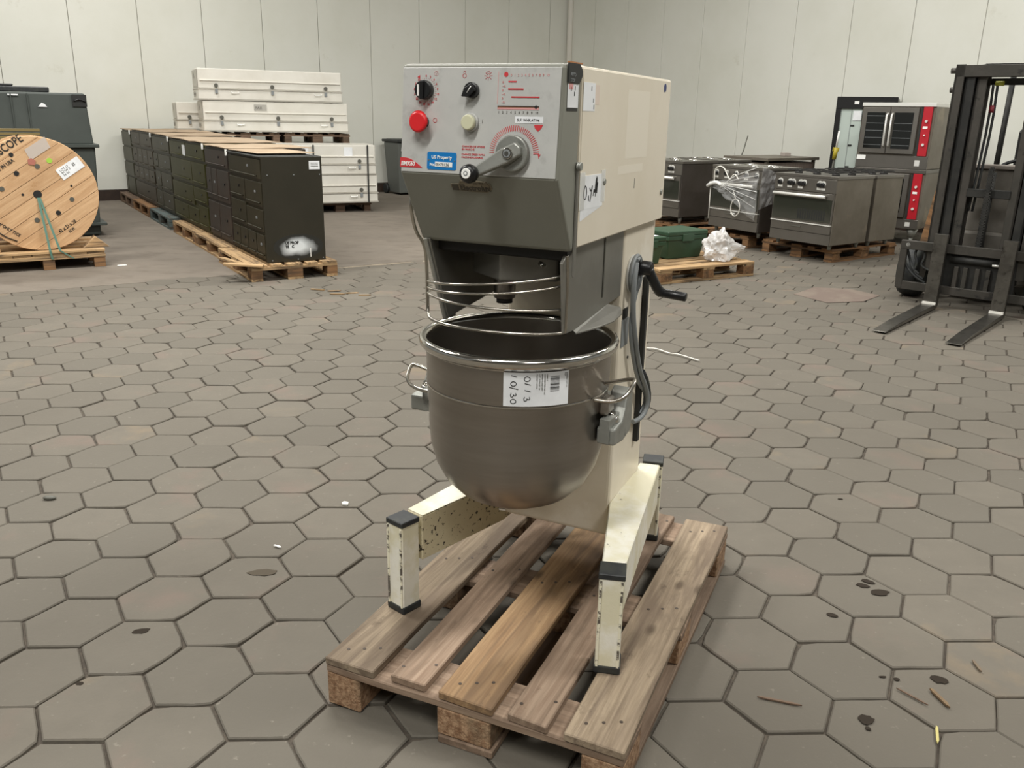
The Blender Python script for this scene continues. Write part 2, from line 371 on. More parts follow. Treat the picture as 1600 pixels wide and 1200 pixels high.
# ---------------------------------------------------------------- main pallet
def pallet(name, label, loc, rz, L=1.2, W=.8, m_top=None, m_cross=None, m_block=None, seed=0, bevel=.003, group=None, bottoms=(0, 1, 2), skip=(), nail=False, chunky=False):
    """local x across the width W, y along the length L; five top boards along y"""
    rr = random.Random(seed); root = thing(name, label, 'pallet', loc, rz, group)
    m_top = m_top or M_WOOD; m_cross = m_cross or m_top; m_block = m_block or M_CHIP
    H90 = (0, 0, pi/2)
    def board(nm, length, wd, th, c, along_y, mm, j=.0):
        b = MB(); n = 5; hw = wd/2
        # outline with slightly ragged ends and waney sides, centred, length along local x
        top = []
        for k in range(n+1): top.append((-length/2+length*k/n+(rr.gauss(0, .003) if k in (0, n) else 0), -hw+rr.gauss(0, .0012)))
        for k in range(n, -1, -1): top.append((-length/2+length*k/n+(rr.gauss(0, .003) if k in (0, n) else 0), hw+rr.gauss(0, .0012)))
        b.prism(top, -th/2, th/2)
        return b.build(nm, mm, root, c, (rr.gauss(0, .0015), rr.gauss(0, .0015), (pi/2 if along_y else 0)+rr.gauss(0, .002)), bevel=bevel)
    xs = [(.0725, .145), (.236, .10), (.4, .145), (.564, .10), (.7275, .145)]
    for i, (x, wd) in enumerate(xs):
        if i in skip: continue
        mm = m_top[i] if isinstance(m_top, (list, tuple)) else m_top
        t = board('top_board', L, wd, .022, (x*W/.8, L/2, .133), True, mm)
        if nail:
            for y in (.07, .6, 1.13):
                for q in ((-.04, .02), (.04, -.02), (0, 0))[:3 if wd > .12 else 2]:
                    nb = MB().cyl((0, 0, 0), (0, 0, .0012), .0045, n=8); nb.build('nail', mat('rusty_nail', '4a4038', .6, .3), t, (y-L/2+q[1], q[0]*.9, .0108))
    for y in (.0725, L/2, L-.0725): board('cross_board', W, .145, .022, (W/2, y, .111), False, m_cross)
    for i, (x, bw) in enumerate(((.05, .1), (.4, .145), (.75, .1))):
        for k, y in enumerate((.0725, L/2, L-.0725)):
            z0 = .022 if i in bottoms else .001
            MB().box(-bw/2, bw/2, -.0715, .0715, z0, .0995).build('block', m_block, root, (x*W/.8+rr.gauss(0, .002), y, 0), bevel=.004)
        if i in bottoms:
            board('bottom_board', L, bw, .022, (x*W/.8, L/2, .012), True, m_cross)
    return root
PX0, PY0, PYW = -.464943, 1.872485, -.4178035
pal = pallet('pallet', 'weathered wooden pallet in the foreground carrying the cream planetary mixer', (PX0, PY0, 0), PYW,
             m_top=[M_WOOD, M_WOODP, M_WOODG, M_WOODP, M_WOOD], m_cross=M_WOODP, m_block=M_CHIP, seed=5, bottoms=(1, 2), nail=True)

# ---------------------------------------------------------------- mixer
MX = (.11695696, 2.27062334, .1445); MR = -.43600353
mx = thing('planetary_mixer', 'large cream and grey floor-standing planetary mixer with steel bowl on the foreground pallet', 'mixer', MX, MR)
# base: side beams, posts, caps, feet
def side_beam(s):
    P = [(.263, -.283), (.321, -.266), (.222, .384), (.158, .372), (.169, .044)]
    P = [(x*s, y) for x, y in P]; zb = [.14, .14, .135, .135, .14]
    b = MB(); A = [b.b.verts.new((x, y, z)) for (x, y), z in zip(P, zb)]; B = [b.b.verts.new((x, y, .276)) for x, y in P]
    b.b.faces.new(A); b.b.faces.new(B[::-1])
    for i in range(5): j = (i+1) % 5; b.b.faces.new((A[i], A[j], B[j], B[i]))
    return b.build('base_beam', M_CREAMW if s > 0 else M_CREAMS, mx, bevel=.003)
def wprism(b, P, z0, z1): return b.prism(P, z0, z1)
for s in (1, -1):
    bm_ = side_beam(s)
    if s < 0:    # cleaner top plate over the spotted side
        P = [(-.262, -.281), (-.320, -.264), (-.222, .384), (-.159, .372), (-.17, .044)]
        MB().prism(P, .2765, .2785).build('beam_top_plate', M_CREAMW, mx, bevel=.001)
    for (x, y, r) in ((.303*s, -.318, radians(16)*s), (.19*s, .418, radians(13)*s)):
        T = MB().box(-.031, .031, -.031, .031, .012, .268).build('post', M_CREAMW, mx, (x, y, 0), (0, 0, r), bevel=.0025)
        # welded lips running down the front corners
        for q in (-.026, .026): MB().box(q-.003, q+.003, -.034, -.0305, .02, .262).build('weld_lip', mat('chipped_edge', 'e4dfc8', .5, c2='5c564e', scale=40, mix=(.5, .56)), T)
        MB().box(-.033, .033, -.033, .033, .2655, .281).build('cap', M_BLKR, T, bevel=.002)
        f = MB().box(-.034, .034, -.034, .034, .0, .022); f.build('rubber_foot', M_BLKR, T, bevel=.004, seg=2)
MB().box(-.17, .17, .29, .35, .16, .27).build('rear_crossbar', M_CREAM, mx, bevel=.004)
# column
colb = MB().box(-.169, .169, .041, .328, .168, 1.065).build('column', M_CREAM, mx, bevel=.012, seg=3)
MB().box(-.176, -.169, .06, .32, .168, .30).build('weld_plate', M_CREAM, colb, bevel=.002)
# head
headb = MB().box(-.187, .187, -.366, .316, 1.0605, 1.4365).build('head_housing', M_CREAM, mx, bevel=.005, seg=2)
MB().box(-.1885, -.1865, -.36, .31, 1.064, 1.432).build('side_cover', M_CREAM, headb, bevel=.001)
MB().box(.1865, .1885, -.36, .31, 1.064, 1.432).build('side_cover', M_CREAM, headb, bevel=.001)
prof = [(-.368, 1.0565), (-.392, 1.0555), (-.4815, 1.212), (-.464, 1.436), (-.368, 1.4375)]
fr_ = MB().prism(prof, -.1865, .1865, 'x').build('front_cover', mat('chin_grey_paint', '84847a', .45, metal=.1, c2='7d7d73', scale=3, mix=(.4, .7), spec=.5, bump=.02), mx, bevel=.009, seg=3)
def onp(x, z, p=0.0): return (x, -.464-(1.436-z)*.078-p, z)
# aluminium control plate on the tilted face
PN = Vector((0, -1, .078)).normalized(); PU = Vector((0, .078, 1)).normalized()
MT = Matrix((Vector((1, 0, 0)), PU, -PU.cross(Vector((1, 0, 0))))).transposed()
pl = MB()
a_, b_ = onp(-.182, 1.215, .0012), onp(.182, 1.215, .0012); c_, d_ = onp(.182, 1.4285, .0012), onp(-.182, 1.4285, .0012)
pl.prism([(a_[0], a_[2]), (b_[0], b_[2]), (c_[0], c_[2]), (d_[0], d_[2])], 0, .002, 'y')
for v in pl.b.verts: v.co.y = -.464-(1.436-v.co.z)*.078-.0002-v.co.y*1.0
plate = pl.build('control_panel', M_PANEL, mx, bevel=.001)
X1 = (1, 0, 0)
def ptxt(s, size, x, z, m_=M_REDI, nm='lettering', p=.0026, **k): return text(s, size, onp(x, z, p), X1, PU, plate, m_, nm, **k)
def pbox(x0, x1, z0, z1, m_=M_REDI, nm='marking', th=.0006, p=.0024, par=None):
    b = MB().box(x0, x1, 0, th, z0, z1)
    for v in b.b.verts: v.co.y = -.464-(1.436-v.co.z)*.078-p-v.co.y
    return b.build(nm, m_, par or plate)
def pdisc(x, z, r, th, m_, nm, p=.0022, n=32, r1=None, parent=None, bevel=0, seg=1, label=None):
    P0 = Vector(onp(x, z, p)); return MB().cyl(P0, P0+PN*th, r, r1, n).build(nm, m_, parent or plate, bevel=bevel, seg=seg, label=label)
def pring(x, z, r, t, m_, nm='marking', p=.0026):
    P0 = Vector(onp(x, z, p)); U = PU; pts = [P0+Vector(X1)*r*cos(a)+U*r*sin(a) for a in [2*pi*k/24 for k in range(24)]]
    return MB().tube(pts, t, 4, closed=True).build(nm, m_, plate)
def pstroke(pts, t, m_=M_REDI, nm='marking'):
    return MB().tube([Vector(onp(x, z, .0026)) for x, z in pts], t, 4).build(nm, m_, plate)
# timer dial
kx, kz = -.124, 1.383
for k in range(16):
    a = pi/2-2*pi*k/17; 
    ptxt(str(k*2 if k else 0), .0062, kx+.0285*cos(a)-.002, kz+.0285*sin(a)-.002, M_REDI)
for k in range(34):
    a = pi/2-2*pi*k/34; pstroke([(kx+.0225*cos(a), kz+.0225*sin(a)), (kx+.0250*cos(a), kz+.0250*sin(a))], .0003)
dial = pdisc(kx, kz, .0195, .016, M_BLK, 'timer_knob', bevel=.002, seg=2, label='round black timer knob with a white bar')
P0 = Vector(onp(kx+.009, kz, .019)); MB().box(-.0022, .0022, -.0008, 0, -.0115, .0115).build('pointer', M_WHITE, dial, Vector(onp(kx-.010, kz, .0185)))
MB().box(-.0045, .0045, -.006, 0, -.018, .018).build('grip_bar', M_BLK, dial, Vector(onp(kx, kz, .0175)), bevel=.001)
b = MB(); b.prism([(-.146, 1.4095), (-.1395, 1.413), (-.1395, 1.406)], 0, .0006, 'y')
for v in b.b.verts: v.co.y = -.464-(1.436-v.co.z)*.078-.0024-v.co.y
b.build('marking', M_REDI, plate)
pring(-.1, 1.4165, .0045, .0004, M_PINK); pstroke([(-.1, 1.4165), (-.0975, 1.4195)], .0004, M_PINK); pstroke([(-.1, 1.4165), (-.1, 1.4125)], .0004, M_PINK)
# selector
sx_, sz_ = -.012, 1.383
sel = pdisc(sx_, sz_, .0155, .014, M_BLK, 'selector_knob', bevel=.002, seg=2, label='black pointed selector knob')
b = MB(); P0 = Vector(onp(sx_, sz_, .0162)); a = radians(215)
e1 = Vector(X1)*cos(a)+PU*sin(a); e2 = Vector(X1)*-sin(a)+PU*cos(a)
pts = [P0+e1*.021, P0+e1*.008+e2*.010, P0-e1*.012+e2*.008, P0-e1*.012-e2*.008, P0+e1*.008-e2*.010]
A = [b.b.verts.new(p) for p in pts]; B = [b.b.verts.new(p+PN*.006) for p in pts]
b.b.faces.new(A); b.b.faces.new(B[::-1])
for i in range(5): b.b.faces.new((A[i], A[(i+1) % 5], B[(i+1) % 5], B[i]))
b.build('pointer_wing', M_BLK, sel, bevel=.001)
a2 = radians(235); MB().tube([P0+PN*.0065+(Vector(X1)*cos(a2)+PU*sin(a2))*q for q in (-.010, .006)], .0009, 4).build('pointer', M_WHITE, sel)
for (x, sun) in ((-.033, 0), (.022, 1)):
    z = 1.412; pring(x, z, .004, .0005, M_REDI)
    pstroke([(x-.002, z+.005), (x-.002, z+.009), (x+.002, z+.009), (x+.002, z+.005)], .0004)
    if sun:
        for k in range(8):
            a = 2*pi*k/8; 
            if k != 2: pstroke([(x+.006*cos(a), z+.006*sin(a)), (x+.009*cos(a), z+.009*sin(a))], .0005)
# buttons
pdisc(-.127, 1.319, .0125, .012, M_BLK, 'button_collar', n=24)
rb = pdisc(-.127, 1.319, .0145, .014, M_RED, 'stop_button', p=.012, r1=.0225, bevel=0, label='red mushroom stop button'); 
P0 = Vector(onp(-.127, 1.319, .026)); MB().cyl(P0, P0+PN*.005, .0225, .0185, 32).build('button_face', M_RED, rb, bevel=.002, seg=2)
pring(-.1, 1.323, .0045, .0005, M_REDI)
gc = pdisc(-.013, 1.32, .0185, .008, M_PANEL, 'button_collar', n=28, bevel=.001)
pdisc(-.013, 1.32, .0155, .012, M_IVORY, 'start_button', p=.010, bevel=.003, seg=3, label='ivory start button')
pbox(.0125, .0133, 1.319, 1.327, M_DGREY)
# speed table print
pbox(.0445, .0455, 1.358, 1.42, M_PINK, th=.0003); 
b = pdisc(.062, 1.4145, .0048, .0005, M_REDI, 'marking', n=16)
for k in range(11): ptxt(str(k), .0068, .072+k*.0078, 1.411, M_PINK)
for k in range(6): ptxt('~%' if k % 2 else '&', .0062, .054, 1.398-k*.0078, M_PINK)
for (x0, x1, z) in ((.068, .086, 1.401), (.068, .102, 1.3865), (.076, .138, 1.3715)): pbox(x0, x1, z-.0013, z+.0013)
pbox(.046, .138, 1.3505, 1.3525, mat('slot_brown', '8d5f48', .6)); pbox(.046, .138, 1.3525, 1.3545, M_DARKIN); pbox(.046, .138, 1.3475, 1.3505, M_PINK)
pdisc(.132, 1.3525, .0035, .001, M_DARKIN, 'marking', n=12)
for k in range(10): ptxt(str(k+1), .0068, .0475+k*.0092, 1.3395, M_DGREY)
lab = pbox(.087, .149, 1.3215, 1.3345, M_PAPER, "label")
ptxt('SLF. WHR.AT-96', .0070, .0915, 1.3252, M_INK, p=.0034)
# speed arc
ax_, az_ = .087, 1.261
for k in range(38):
    a = radians(178-k*(178-2)/37.0); r0, r1 = .0445, .0555+.001*(k/37)
    b = MB(); wv = .00065
    ca, sa = cos(a), sin(a); q = [(r0, -wv), (r1, -wv), (r1, wv), (r0, wv)]
    b.prism([(ax_+r*ca-t*sa, az_+r*sa+t*ca) for r, t in q], 0, .0005, 'y')
    for v in b.b.verts: v.co.y = -.464-(1.436-v.co.z)*.078-.0024-v.co.y
    b.build('tick_mark', M_REDI if k > 12 else mat('light_red_print', 'cf6a66', .6), plate)
b = MB(); b.prism([(.1415, 1.262), (.1475, 1.262), (.1435, 1.254)], 0, .0005, 'y')
for v in b.b.verts: v.co.y = -.464-(1.436-v.co.z)*.078-.0024-v.co.y
b.build('marking', M_REDI, plate)
b = MB(); b.prism([(.129, 1.319), (.149, 1.319), (.146, 1.312), (.139, 1.306), (.132, 1.312)], 0, .0005, 'y')
for v in b.b.verts: v.co.y = -.464-(1.436-v.co.z)*.078-.0024-v.co.y
b.build('marking', M_REDI, plate)
# plates and print lower left
b = MB(); n_ = 10; pts = [(-.184, 1.2245), (-.128, 1.2245)]+[(-.128-.056*t, 1.2245+.020*sin(min(1, t*1.25)*pi/2)) for t in [k/10 for k in range(1, 11)]]
b.prism(pts, 0, .0008, 'y')
for v in b.b.verts: v.co.y = -.464-(1.436-v.co.z)*.078-.0024-v.co.y
bp_ = b.build('model_badge', M_REDI, plate, label='red badge with white BMX60 lettering')
text('BMX60', .0130, onp(-.1815, 1.2280, .0036), X1, PU, bp_, M_WHITE, sx=.88, bold=.0003, shear=.15)
b = MB(); rr0 = .004
def rrect(x0, x1, z0, z1, r, n=4):
    out = []
    for cx, cz, a0 in ((x1-r, z0+r, -90), (x1-r, z1-r, 0), (x0+r, z1-r, 90), (x0+r, z0+r, 180)):
        out += [(cx+r*cos(radians(a0+90*k/n)), cz+r*sin(radians(a0+90*k/n))) for k in range(n+1)]
    return out
b.prism(rrect(-.116, -.045, 1.2225, 1.2585, .004), 0, .001, 'y')
for v in b.b.verts: v.co.y = -.464-(1.436-v.co.z)*.078-.0024-v.co.y
up_ = b.build('property_plate', M_BLUE, plate, label='blue property plate with white number field')
text('US Property', .0098, onp(-.0805, 1.2450, .0038), X1, PU, up_, M_WHITE, align='CENTER', bold=.0002)
text('No.', .0085, onp(-.109, 1.2300, .0038), X1, PU, up_, M_WHITE, bold=.0002)
w_ = pbox(-.096, -.054, 1.2285, 1.2385, M_WHITE, 'number_field', p=.0036, par=up_); text('00478136', .0082, onp(-.0945, 1.2305, .0046), X1, PU, up_, M_CABLE)
for x in (-.112, -.049): pdisc(x, 1.2415, .0016, .0008, M_RIM, 'rivet', p=.0034, n=10, parent=up_)
for i, (t_, z) in enumerate((('CHANGER DE VITESSE', 1.2705), ('EN MARCHE', 1.2645), ('CHANGE SPEED WITH', 1.2545), ('MACHINE RUNNING', 1.2485))):
    ptxt(t_, .0054, -.033, z, M_REDI)
# speed crank
disc = pdisc(.088, 1.2615, .0365, .014, M_GREYW, 'speed_dial', n=48, bevel=.003, seg=2, label='worn grey metal speed dial')
P0 = Vector(onp(.088, 1.2615, .016)); P1 = Vector(onp(.011, 1.219, .026)); ax = (P1-P0).normalized(); sd = ax.cross(PN).normalized()
b = MB(); outl = [(-.022, .015), (-.028, 0), (-.022, -.015), (.01, -.0175), (.085, -.010), (.093, -.0065), (.093, .0065), (.085, .010), (.01, .0175)]
A = [b.b.verts.new(P0+ax*u+sd*v) for u, v in outl]; B = [b.b.verts.new(P0+ax*u+sd*v*.9+PN*.016) for u, v in outl]
b.b.faces.new(A); b.b.faces.new(B[::-1])
for i in range(len(A)): b.b.faces.new((A[i], A[(i+1) % len(A)], B[(i+1) % len(A)], B[i]))
arm = b.build('crank_arm', M_GREYW, mx, bevel=.003, seg=2)
Q = P0+PN*.016; MB().cyl(Q, Q+PN*.005, .011, n=24).build('hub_screw', M_RIM, arm, bevel=.001)
Q = Q+PN*.005; MB().cyl(Q, Q+PN*.0006, .0078, n=20).build('screw_recess', M_CABLE, arm); MB().cyl(Q, Q+PN*.0016, .0045, n=20).build('screw_head', M_RIM, arm)
Q = P1+PN*.014; kb_ = MB().lathe([(0, -.008), (.012, -.008), (.018, .0), (.0195, .009), (.018, .017), (.0125, .022), (0, .023)], 32)
Rm = PN.to_track_quat('Z', 'Y').to_euler(); kn = kb_.build('crank_knob', M_BLK, mx, Q, Rm, label='black ball knob with white centre disc')
MB().cyl((0, 0, .0215), (0, 0, .0242), .0105, n=24).build('centre_disc', M_WHITE, kn, bevel=.0008)
MB().cyl((0, 0, .0242), (0, 0, .0246), .005, n=16).build('centre_mark', M_CABLE, kn); MB().cyl((0, 0, .0246), (0, 0, .025), .0028, n=16).build('centre_mark', M_WHITE, kn)
# brand badge on the chin
CN = Vector((0, -.1565, -.0895)).normalized(); CU = Vector((0, -.0895, .1565)).normalized()
def onc(x, d, p=0): v = Vector((x, -.4815, 1.212))-CU*(d-.004)+CN*p; return v
outl = [(-.065, .032), (-.050, .0395), (-.01, .042), (.022, .041), (.034, .033), (.032, .022), (.022, .0155), (-.01, .014), (-.04, .0155), (-.044, .0235), (-.064, .0245)]
bd = MB(); A = [bd.b.verts.new(onc(x, d, .0)) for x, d in outl]; B = [bd.b.verts.new(onc(x, d, .0018)) for x, d in outl]
bd.b.faces.new(A); bd.b.faces.new(B[::-1])
for i in range(len(A)): bd.b.faces.new((A[i], A[(i+1) % len(A)], B[(i+1) % len(A)], B[i]))
badge = bd.build('brand_badge', mat('tarnished_badge', '7c7260', .5, .2), mx, label='small tarnished shield badge with dark lettering')
inn = [(x*.93-.0012, .028+(d-.028)*.86) for x, d in outl]
b2 = MB(); b2.tube([onc(x, d, .002) for x, d in inn], .0006, 4, closed=True); b2.build('badge_border', M_BROWNP, badge)
text('Electrolux', .0185, onc(-.043, .0375, .0022), X1, CU, badge, mat('badge_dark', '3f3a30', .5), sx=.95, bold=.0005)
pb = MB().box(-.0075, .0075, -.0075, .0075, 0, .0006); ee = CN.to_track_quat('Z', 'Y').to_euler(); pb.build('emblem', mat('badge_dark', '3f3a30', .5), badge, onc(-.054, .0315, .0022), ee)
text('since 1919', .006, onc(-.01, .022, .0022), X1, CU, badge, M_BROWNP)
# stickers and papers on the right side
SY, SZ = (0, 1, 0), (0, 0, 1)
st = MB().box(.1872, .1880, -.446, -.388, 1.353, 1.402).build('sticker', M_PAPER, mx, bevel=.0003, label='white warning sticker with a red smudge on the grey cover')
b = MB().box(.188, .1884, -.44, -.418, 1.388, 1.4); b.build('red_smudge', M_PINK, st)
for (y, z) in ((-.43, 1.385), (-.409, 1.387), (-.412, 1.376)): MB().box(.188, .1885, y, y+.003, z, z+.008).build('ink_mark', M_INK, st)
sb = MB().box(.1872, .1878, -.447, -.39, 1.347, 1.352); sb.build('sticker_edge', M_INK, mx)
bl_ = MB().prism([(-.449, 1.400), (-.389, 1.400), (-.372, 1.4155), (-.372, 1.426), (-.389, 1.4385), (-.449, 1.438)], .187, .1905, 'x').build('corner_bracket', M_INK, mx, bevel=.0008, label='black plastic corner bracket')
text('AUTO', .010, (.1908, -.44, 1.413), SY, SZ, bl_, M_CABLE); text('STOP', .010, (.1908, -.44, 1.402), SY, SZ, bl_, M_CABLE)
MB().box(.186, .1905, -.449, -.375, 1.4378, 1.4405).build('cork_pad', mat('orange_cork', 'b07a50', .8), bl_)
st2 = MB().box(.1885, .1892, -.36, -.29, 1.348, 1.405).build('sticker', M_PAPER, mx, label='torn white sticker with pale glue residue')
MB().box(.1885, .1889, -.292, -.262, 1.362, 1.402).build('glue_residue', mat('glue_pink', 'dfcfc0', .5), st2)
for (y, z) in ((-.315, 1.389), (-.302, 1.365), (-.298, 1.352)): MB().box(.1892, .1895, y, y+.003, z, z+.009).build('ink_mark', M_INK, st2)
pp = MB().box(.1885, .1895, -.352, -.212, 1.142, 1.214).build('taped_note', M_PAPER, mx, label='taped white paper note with black handwriting')
MB().prism([(-.352, 1.142), (-.212, 1.142), (-.352, 1.118)], .1885, .1892, 'x').build('note_flap', M_PAPER, pp)
MB().box(.1895, .1899, -.225, -.198, 1.15, 1.222).build('tape', M_FILM, pp); MB().box(.1895, .1899, -.362, -.33, 1.142, 1.222).build('tape', M_FILM, pp)
def stroke3(pts, r, par, m_=M_INK, nm='handwriting'): return MB().tube(pts, r, 5, sub=2).build(nm, m_, par)
def hw(pts, par, ox_, oz, sx=1, sz=1, x=.1898): return stroke3([(x, ox_+a*sx, oz+b_*sz) for a, b_ in pts], .0012, par)
hw([(.0, .03), (-.008, .018), (-.004, .002), (.006, .0), (.012, .014), (.008, .028), (.0, .03)], pp, -.330, 1.163)
hw([(0, .008), (.002, -.004)], pp, -.306, 1.163); hw([(0, .022), (.008, .012), (.016, .026)], pp, -.300, 1.165); hw([(.014, .026), (.002, -.006)], pp, -.298, 1.163)
hw([(0, 0), (.004, .018), (.009, .002), (.013, .03), (.016, .038)], pp, -.276, 1.168); hw([(.0, .0), (.004, .044), (.008, .040), (.006, -.002), (.012, .03)], pp, -.262, 1.166)
for (y, z) in ((-.205, 1.195), (.281, 1.139), (-.38, 1.236)):
    o = MB().cyl((.1885, y, z), (.1925, y, z), .0075, n=14).build('screw', M_GREYW, mx, bevel=.001)
MB().cyl((.1885, .253, 1.414), (.1895, .253, 1.414), .011, n=18).build('blue_seal', mat('navy_sticker', '28366e', .5), mx)
# faint residue ghosts of old labels on the cream side
ghost = mat('glue_ghost', 'e6decd', .42); 
MB().box(.1885, .18875, -.06, .12, 1.24, 1.40).build('label_ghost', ghost, mx); MB().box(.1885, .18875, -.11, .09, 1.205, 1.225).build('label_ghost', ghost, mx)
MB().box(.1885, .1889, .028, .031, 1.165, 1.19).build('scratch', M_DGREY, mx)
# underside: gear housing, planetary drum, shaft
MB().box(-.165, .165, -.36, .03, 1.03, 1.061).build('gear_casing', M_DARKIN, mx, bevel=.004)  # near-black colour partly stands for the shadow under the head
hx = [(.135*cos(radians(-94+60*k)), -.20+.135*sin(radians(-94+60*k))) for k in range(6)]
MB().prism([(x*1.0, y) for x, y in hx], .965, 1.04).build('planetary_drum', M_GUARD, mx, bevel=.005, seg=2)
MB().cyl((.09, -.33, 1.015), (.105, -.345, 1.013), .006, n=10).build('grub_screw', M_RIM, mx)
MB().cyl((-.045, -.235, .905), (-.045, -.235, .966), .027, n=28).build('tool_shaft', M_STEEL, mx, bevel=.002)
MB().cyl((-.045, -.235, .893), (-.045, -.235, .906), .020, n=28).build('shaft_end', M_DARKIN, mx)
# splash guard side panels
def guard(s):
    P = [(-.352, 1.035), (-.30, 1.061), (.04, 1.061), (.040, .883), (-.061, .878), (-.283, .860), (-.352, .863)]
    if s < 0: P = [(-.40, 1.061), (.04, 1.061), (.040, .883), (-.061, .878), (-.25, .862), (-.312, .856)]
    return MB().prism(P, min(s*.160, s*.166), max(s*.160, s*.166), 'x').build('splash_guard_panel', M_GUARD, mx, bevel=.001)
gr_ = guard(1); gl_ = guard(-1)
b = MB(); b.prism([(-.405, 1.061), (-.365, 1.061), (-.26, .850), (-.315, .850)], -.176, -.1665, 'x'); b.build('guard_flange', mat('light_guard_edge', 'a3a29a', .4, .4), gl_, bevel=.002)
MB().box(.1665, .1685, -.112, -.106, .905, 1.055).build('guard_seam', M_DGREY, gr_)
b = MB(); fl_pts = [(.165, -.30, .861), (.166, -.06, .879), (.198, -.05, .872), (.213, -.085, .864), (.212, -.145, .857), (.196, -.215, .854), (.172, -.30, .855)]
A = [b.b.verts.new(p) for p in fl_pts]; B = [b.b.verts.new((p[0], p[1], p[2]-.003)) for p in fl_pts]; b.b.faces.new(A); b.b.faces.new(B[::-1])
for i in range(7): b.b.faces.new((A[i], A[(i+1) % 7], B[(i+1) % 7], B[i]))
b.build('guard_flare', M_GUARD, gr_)
MB().box(.186, .191, -.382, -.368, 1.0, 1.245).build('guard_hinge_strap', M_GUARD, mx, bevel=.002)
MB().cyl((.189, -.375, 1.236), (.197, -.375, 1.236), .009, n=16).build('hinge_bolt', M_GREYW, mx, bevel=.001)
MB().prism([(-.386, 1.03), (-.368, 1.045), (-.345, 1.0), (-.352, .87), (-.362, .865)], .160, .1675, 'x').build('guard_edge_strip', M_GUARD, gr_, bevel=.001)
# wire guard
arc = [(-.195, -.352), (-.192, -.366), (-.165, -.393), (-.10, -.424), (-.02, -.434), (.06, -.424), (.115, -.402), (.150, -.376), (.165, -.357)]
fr = [0, .04, .12, .3, .5, .68, .82, .93, 1]
wg = MB(); zl = [(-.195, -.418, 1.17), (-.195, -.425, 1.13), (-.195, -.406, 1.075), (-.195, -.370, 1.045), (-.195, -.357, 1.01), (-.195, -.354, .90), (-.193, -.357, .872)]
ring_ = zl+[(x, y, .867) for x, y in arc[2:]]+[(.168, -.357, .872), (.168, -.357, .90), (.168, -.357, .99), (.168, -.365, 1.045)]
wg.tube(ring_, .0042, 10, sub=2); wgo = wg.build('wire_guard_frame', M_WIRE, mx)
for z0, z1, dip in ((.951, 1.0, -.004), (.937, .978, -.008), (.925, .921, -.004)):
    b = MB(); b.tube([(x, y+.006, z0+(z1-z0)*t+dip*4*t*(1-t)) for (x, y), t in zip(arc, fr)], .0033, 8, sub=1); b.build('guard_wire', M_WIRE, wgo)
# bowl
BY = -.242
out = [(0, .374), (.05, .3765), (.10, .388), (.15, .414), (.185, .450), (.208, .495), (.2205, .545), (.2245, .60), (.2246, .654), (.2274, .660), (.2275, .701), (.2292, .704), (.2295, .788)]
rimp = [(.2295, .790), (.2395, .7945), (.2465, .803), (.2480, .812), (.2440, .820), (.2350, .821), (.2275, .814)]
inn_ = [(.2265, .80), (.2255, .70), (.2225, .60), (.2185, .548), (.206, .499), (.183, .454), (.148, .418), (.10, .392), (.05, .381), (0, .379)]
bowl = MB().lathe(out[:-1]+[(.2295, .788)], 128, (0, BY)).build('bowl', M_STEEL, mx, label='brushed stainless steel mixing bowl')
MB().lathe([(.2293, .786)]+rimp+[(.2268, .805)], 128, (0, BY)).build('bowl_rim', M_RIM, bowl)
MB().lathe([(.2268, .806)]+inn_, 128, (0, BY)).build('bowl_inside', mat('dull_inner_steel', 'a39d95', .42, 1.0), bowl)
MB().lathe([(.2298, .7005), (.2305, .7025), (.2298, .7045)], 128, (0, BY)).build('bowl_bead', M_RIM, bowl)
def bpt(a, z, r): a = radians(a); return Vector((r*cos(a), BY+r*sin(a), z))
# paper label curved onto the bowl
def curved(a0, a1, z0, z1, r, m_, nm, par, n=16, label=None):
    b = MB(); lo = []; hi = []
    for k in range(n+1):
        a = a0+(a1-a0)*k/n; lo.append(b.b.verts.new(bpt(a, z0, r))); hi.append(b.b.verts.new(bpt(a, z1, r)))
    for k in range(n): b.b.faces.new((lo[k], lo[k+1], hi[k+1], hi[k])).smooth = True
    return b.build(nm, m_, par, label=label)
LA, LB, LZ0, LZ1 = -73.5, -35.5, .7075, .788
pl_ = curved(LA, LB, LZ0, LZ1, .2312, M_PAPER, 'paper_label', bowl, label='white shipping label with handwriting and a barcode')
def barc(a, z0, z1, wdeg, m_=M_INK, nm='barcode_bar'): return curved(a-wdeg/2, a+wdeg/2, z0, z1, .2317, m_, nm, pl_, 1)
zt = LZ1-.004
rr = random.Random(4)
b = MB()
for k in range(22):   # bars stacked down the label, read sideways
    z = zt-.006-k*.0017; h = rr.choice((.0004, .0007, .001))
    A = [bpt(a, zz, .2317) for a in (-47.0, -45, -43, -41.4) for zz in (z, z-h)]
    v = [b.b.verts.new(p) for p in A]
    for i in range(3): b.b.faces.new((v[2*i], v[2*i+2], v[2*i+3], v[2*i+1]))
b.build('barcode', M_INK, pl_)
for a, n_, sz in ((-37.0, 'SHIPMENT LOT 014', .0042), (-38.2, 'REF', .0060), (-49.2, '10300113', .0042), (-50.6, 'CHECKED ITEM NO 113', .0046), (-52.1, 'BMX60 PLANETARY', .0046), (-53.6, 'LOT 10 PALLET 30', .0046), (-55.1, 'PROPERTY OFFICE', .0042)):
    p = bpt(a, zt, .2318); t = Vector((-sin(radians(a)), cos(radians(a)), 0)); text(n_, sz, p, (0, 0, -1), t, pl_, M_DGREY, ext=.0001)
def hwb(a, strokes, z0, s):   # handwriting, reading downwards: u along -z, v along tangent
    for st_ in strokes:
        MB().tube([bpt(a+v*s*250, z0-u*s, .2318) for u, v in st_], .0009, 5, sub=2).build('handwriting', M_INK, pl_)
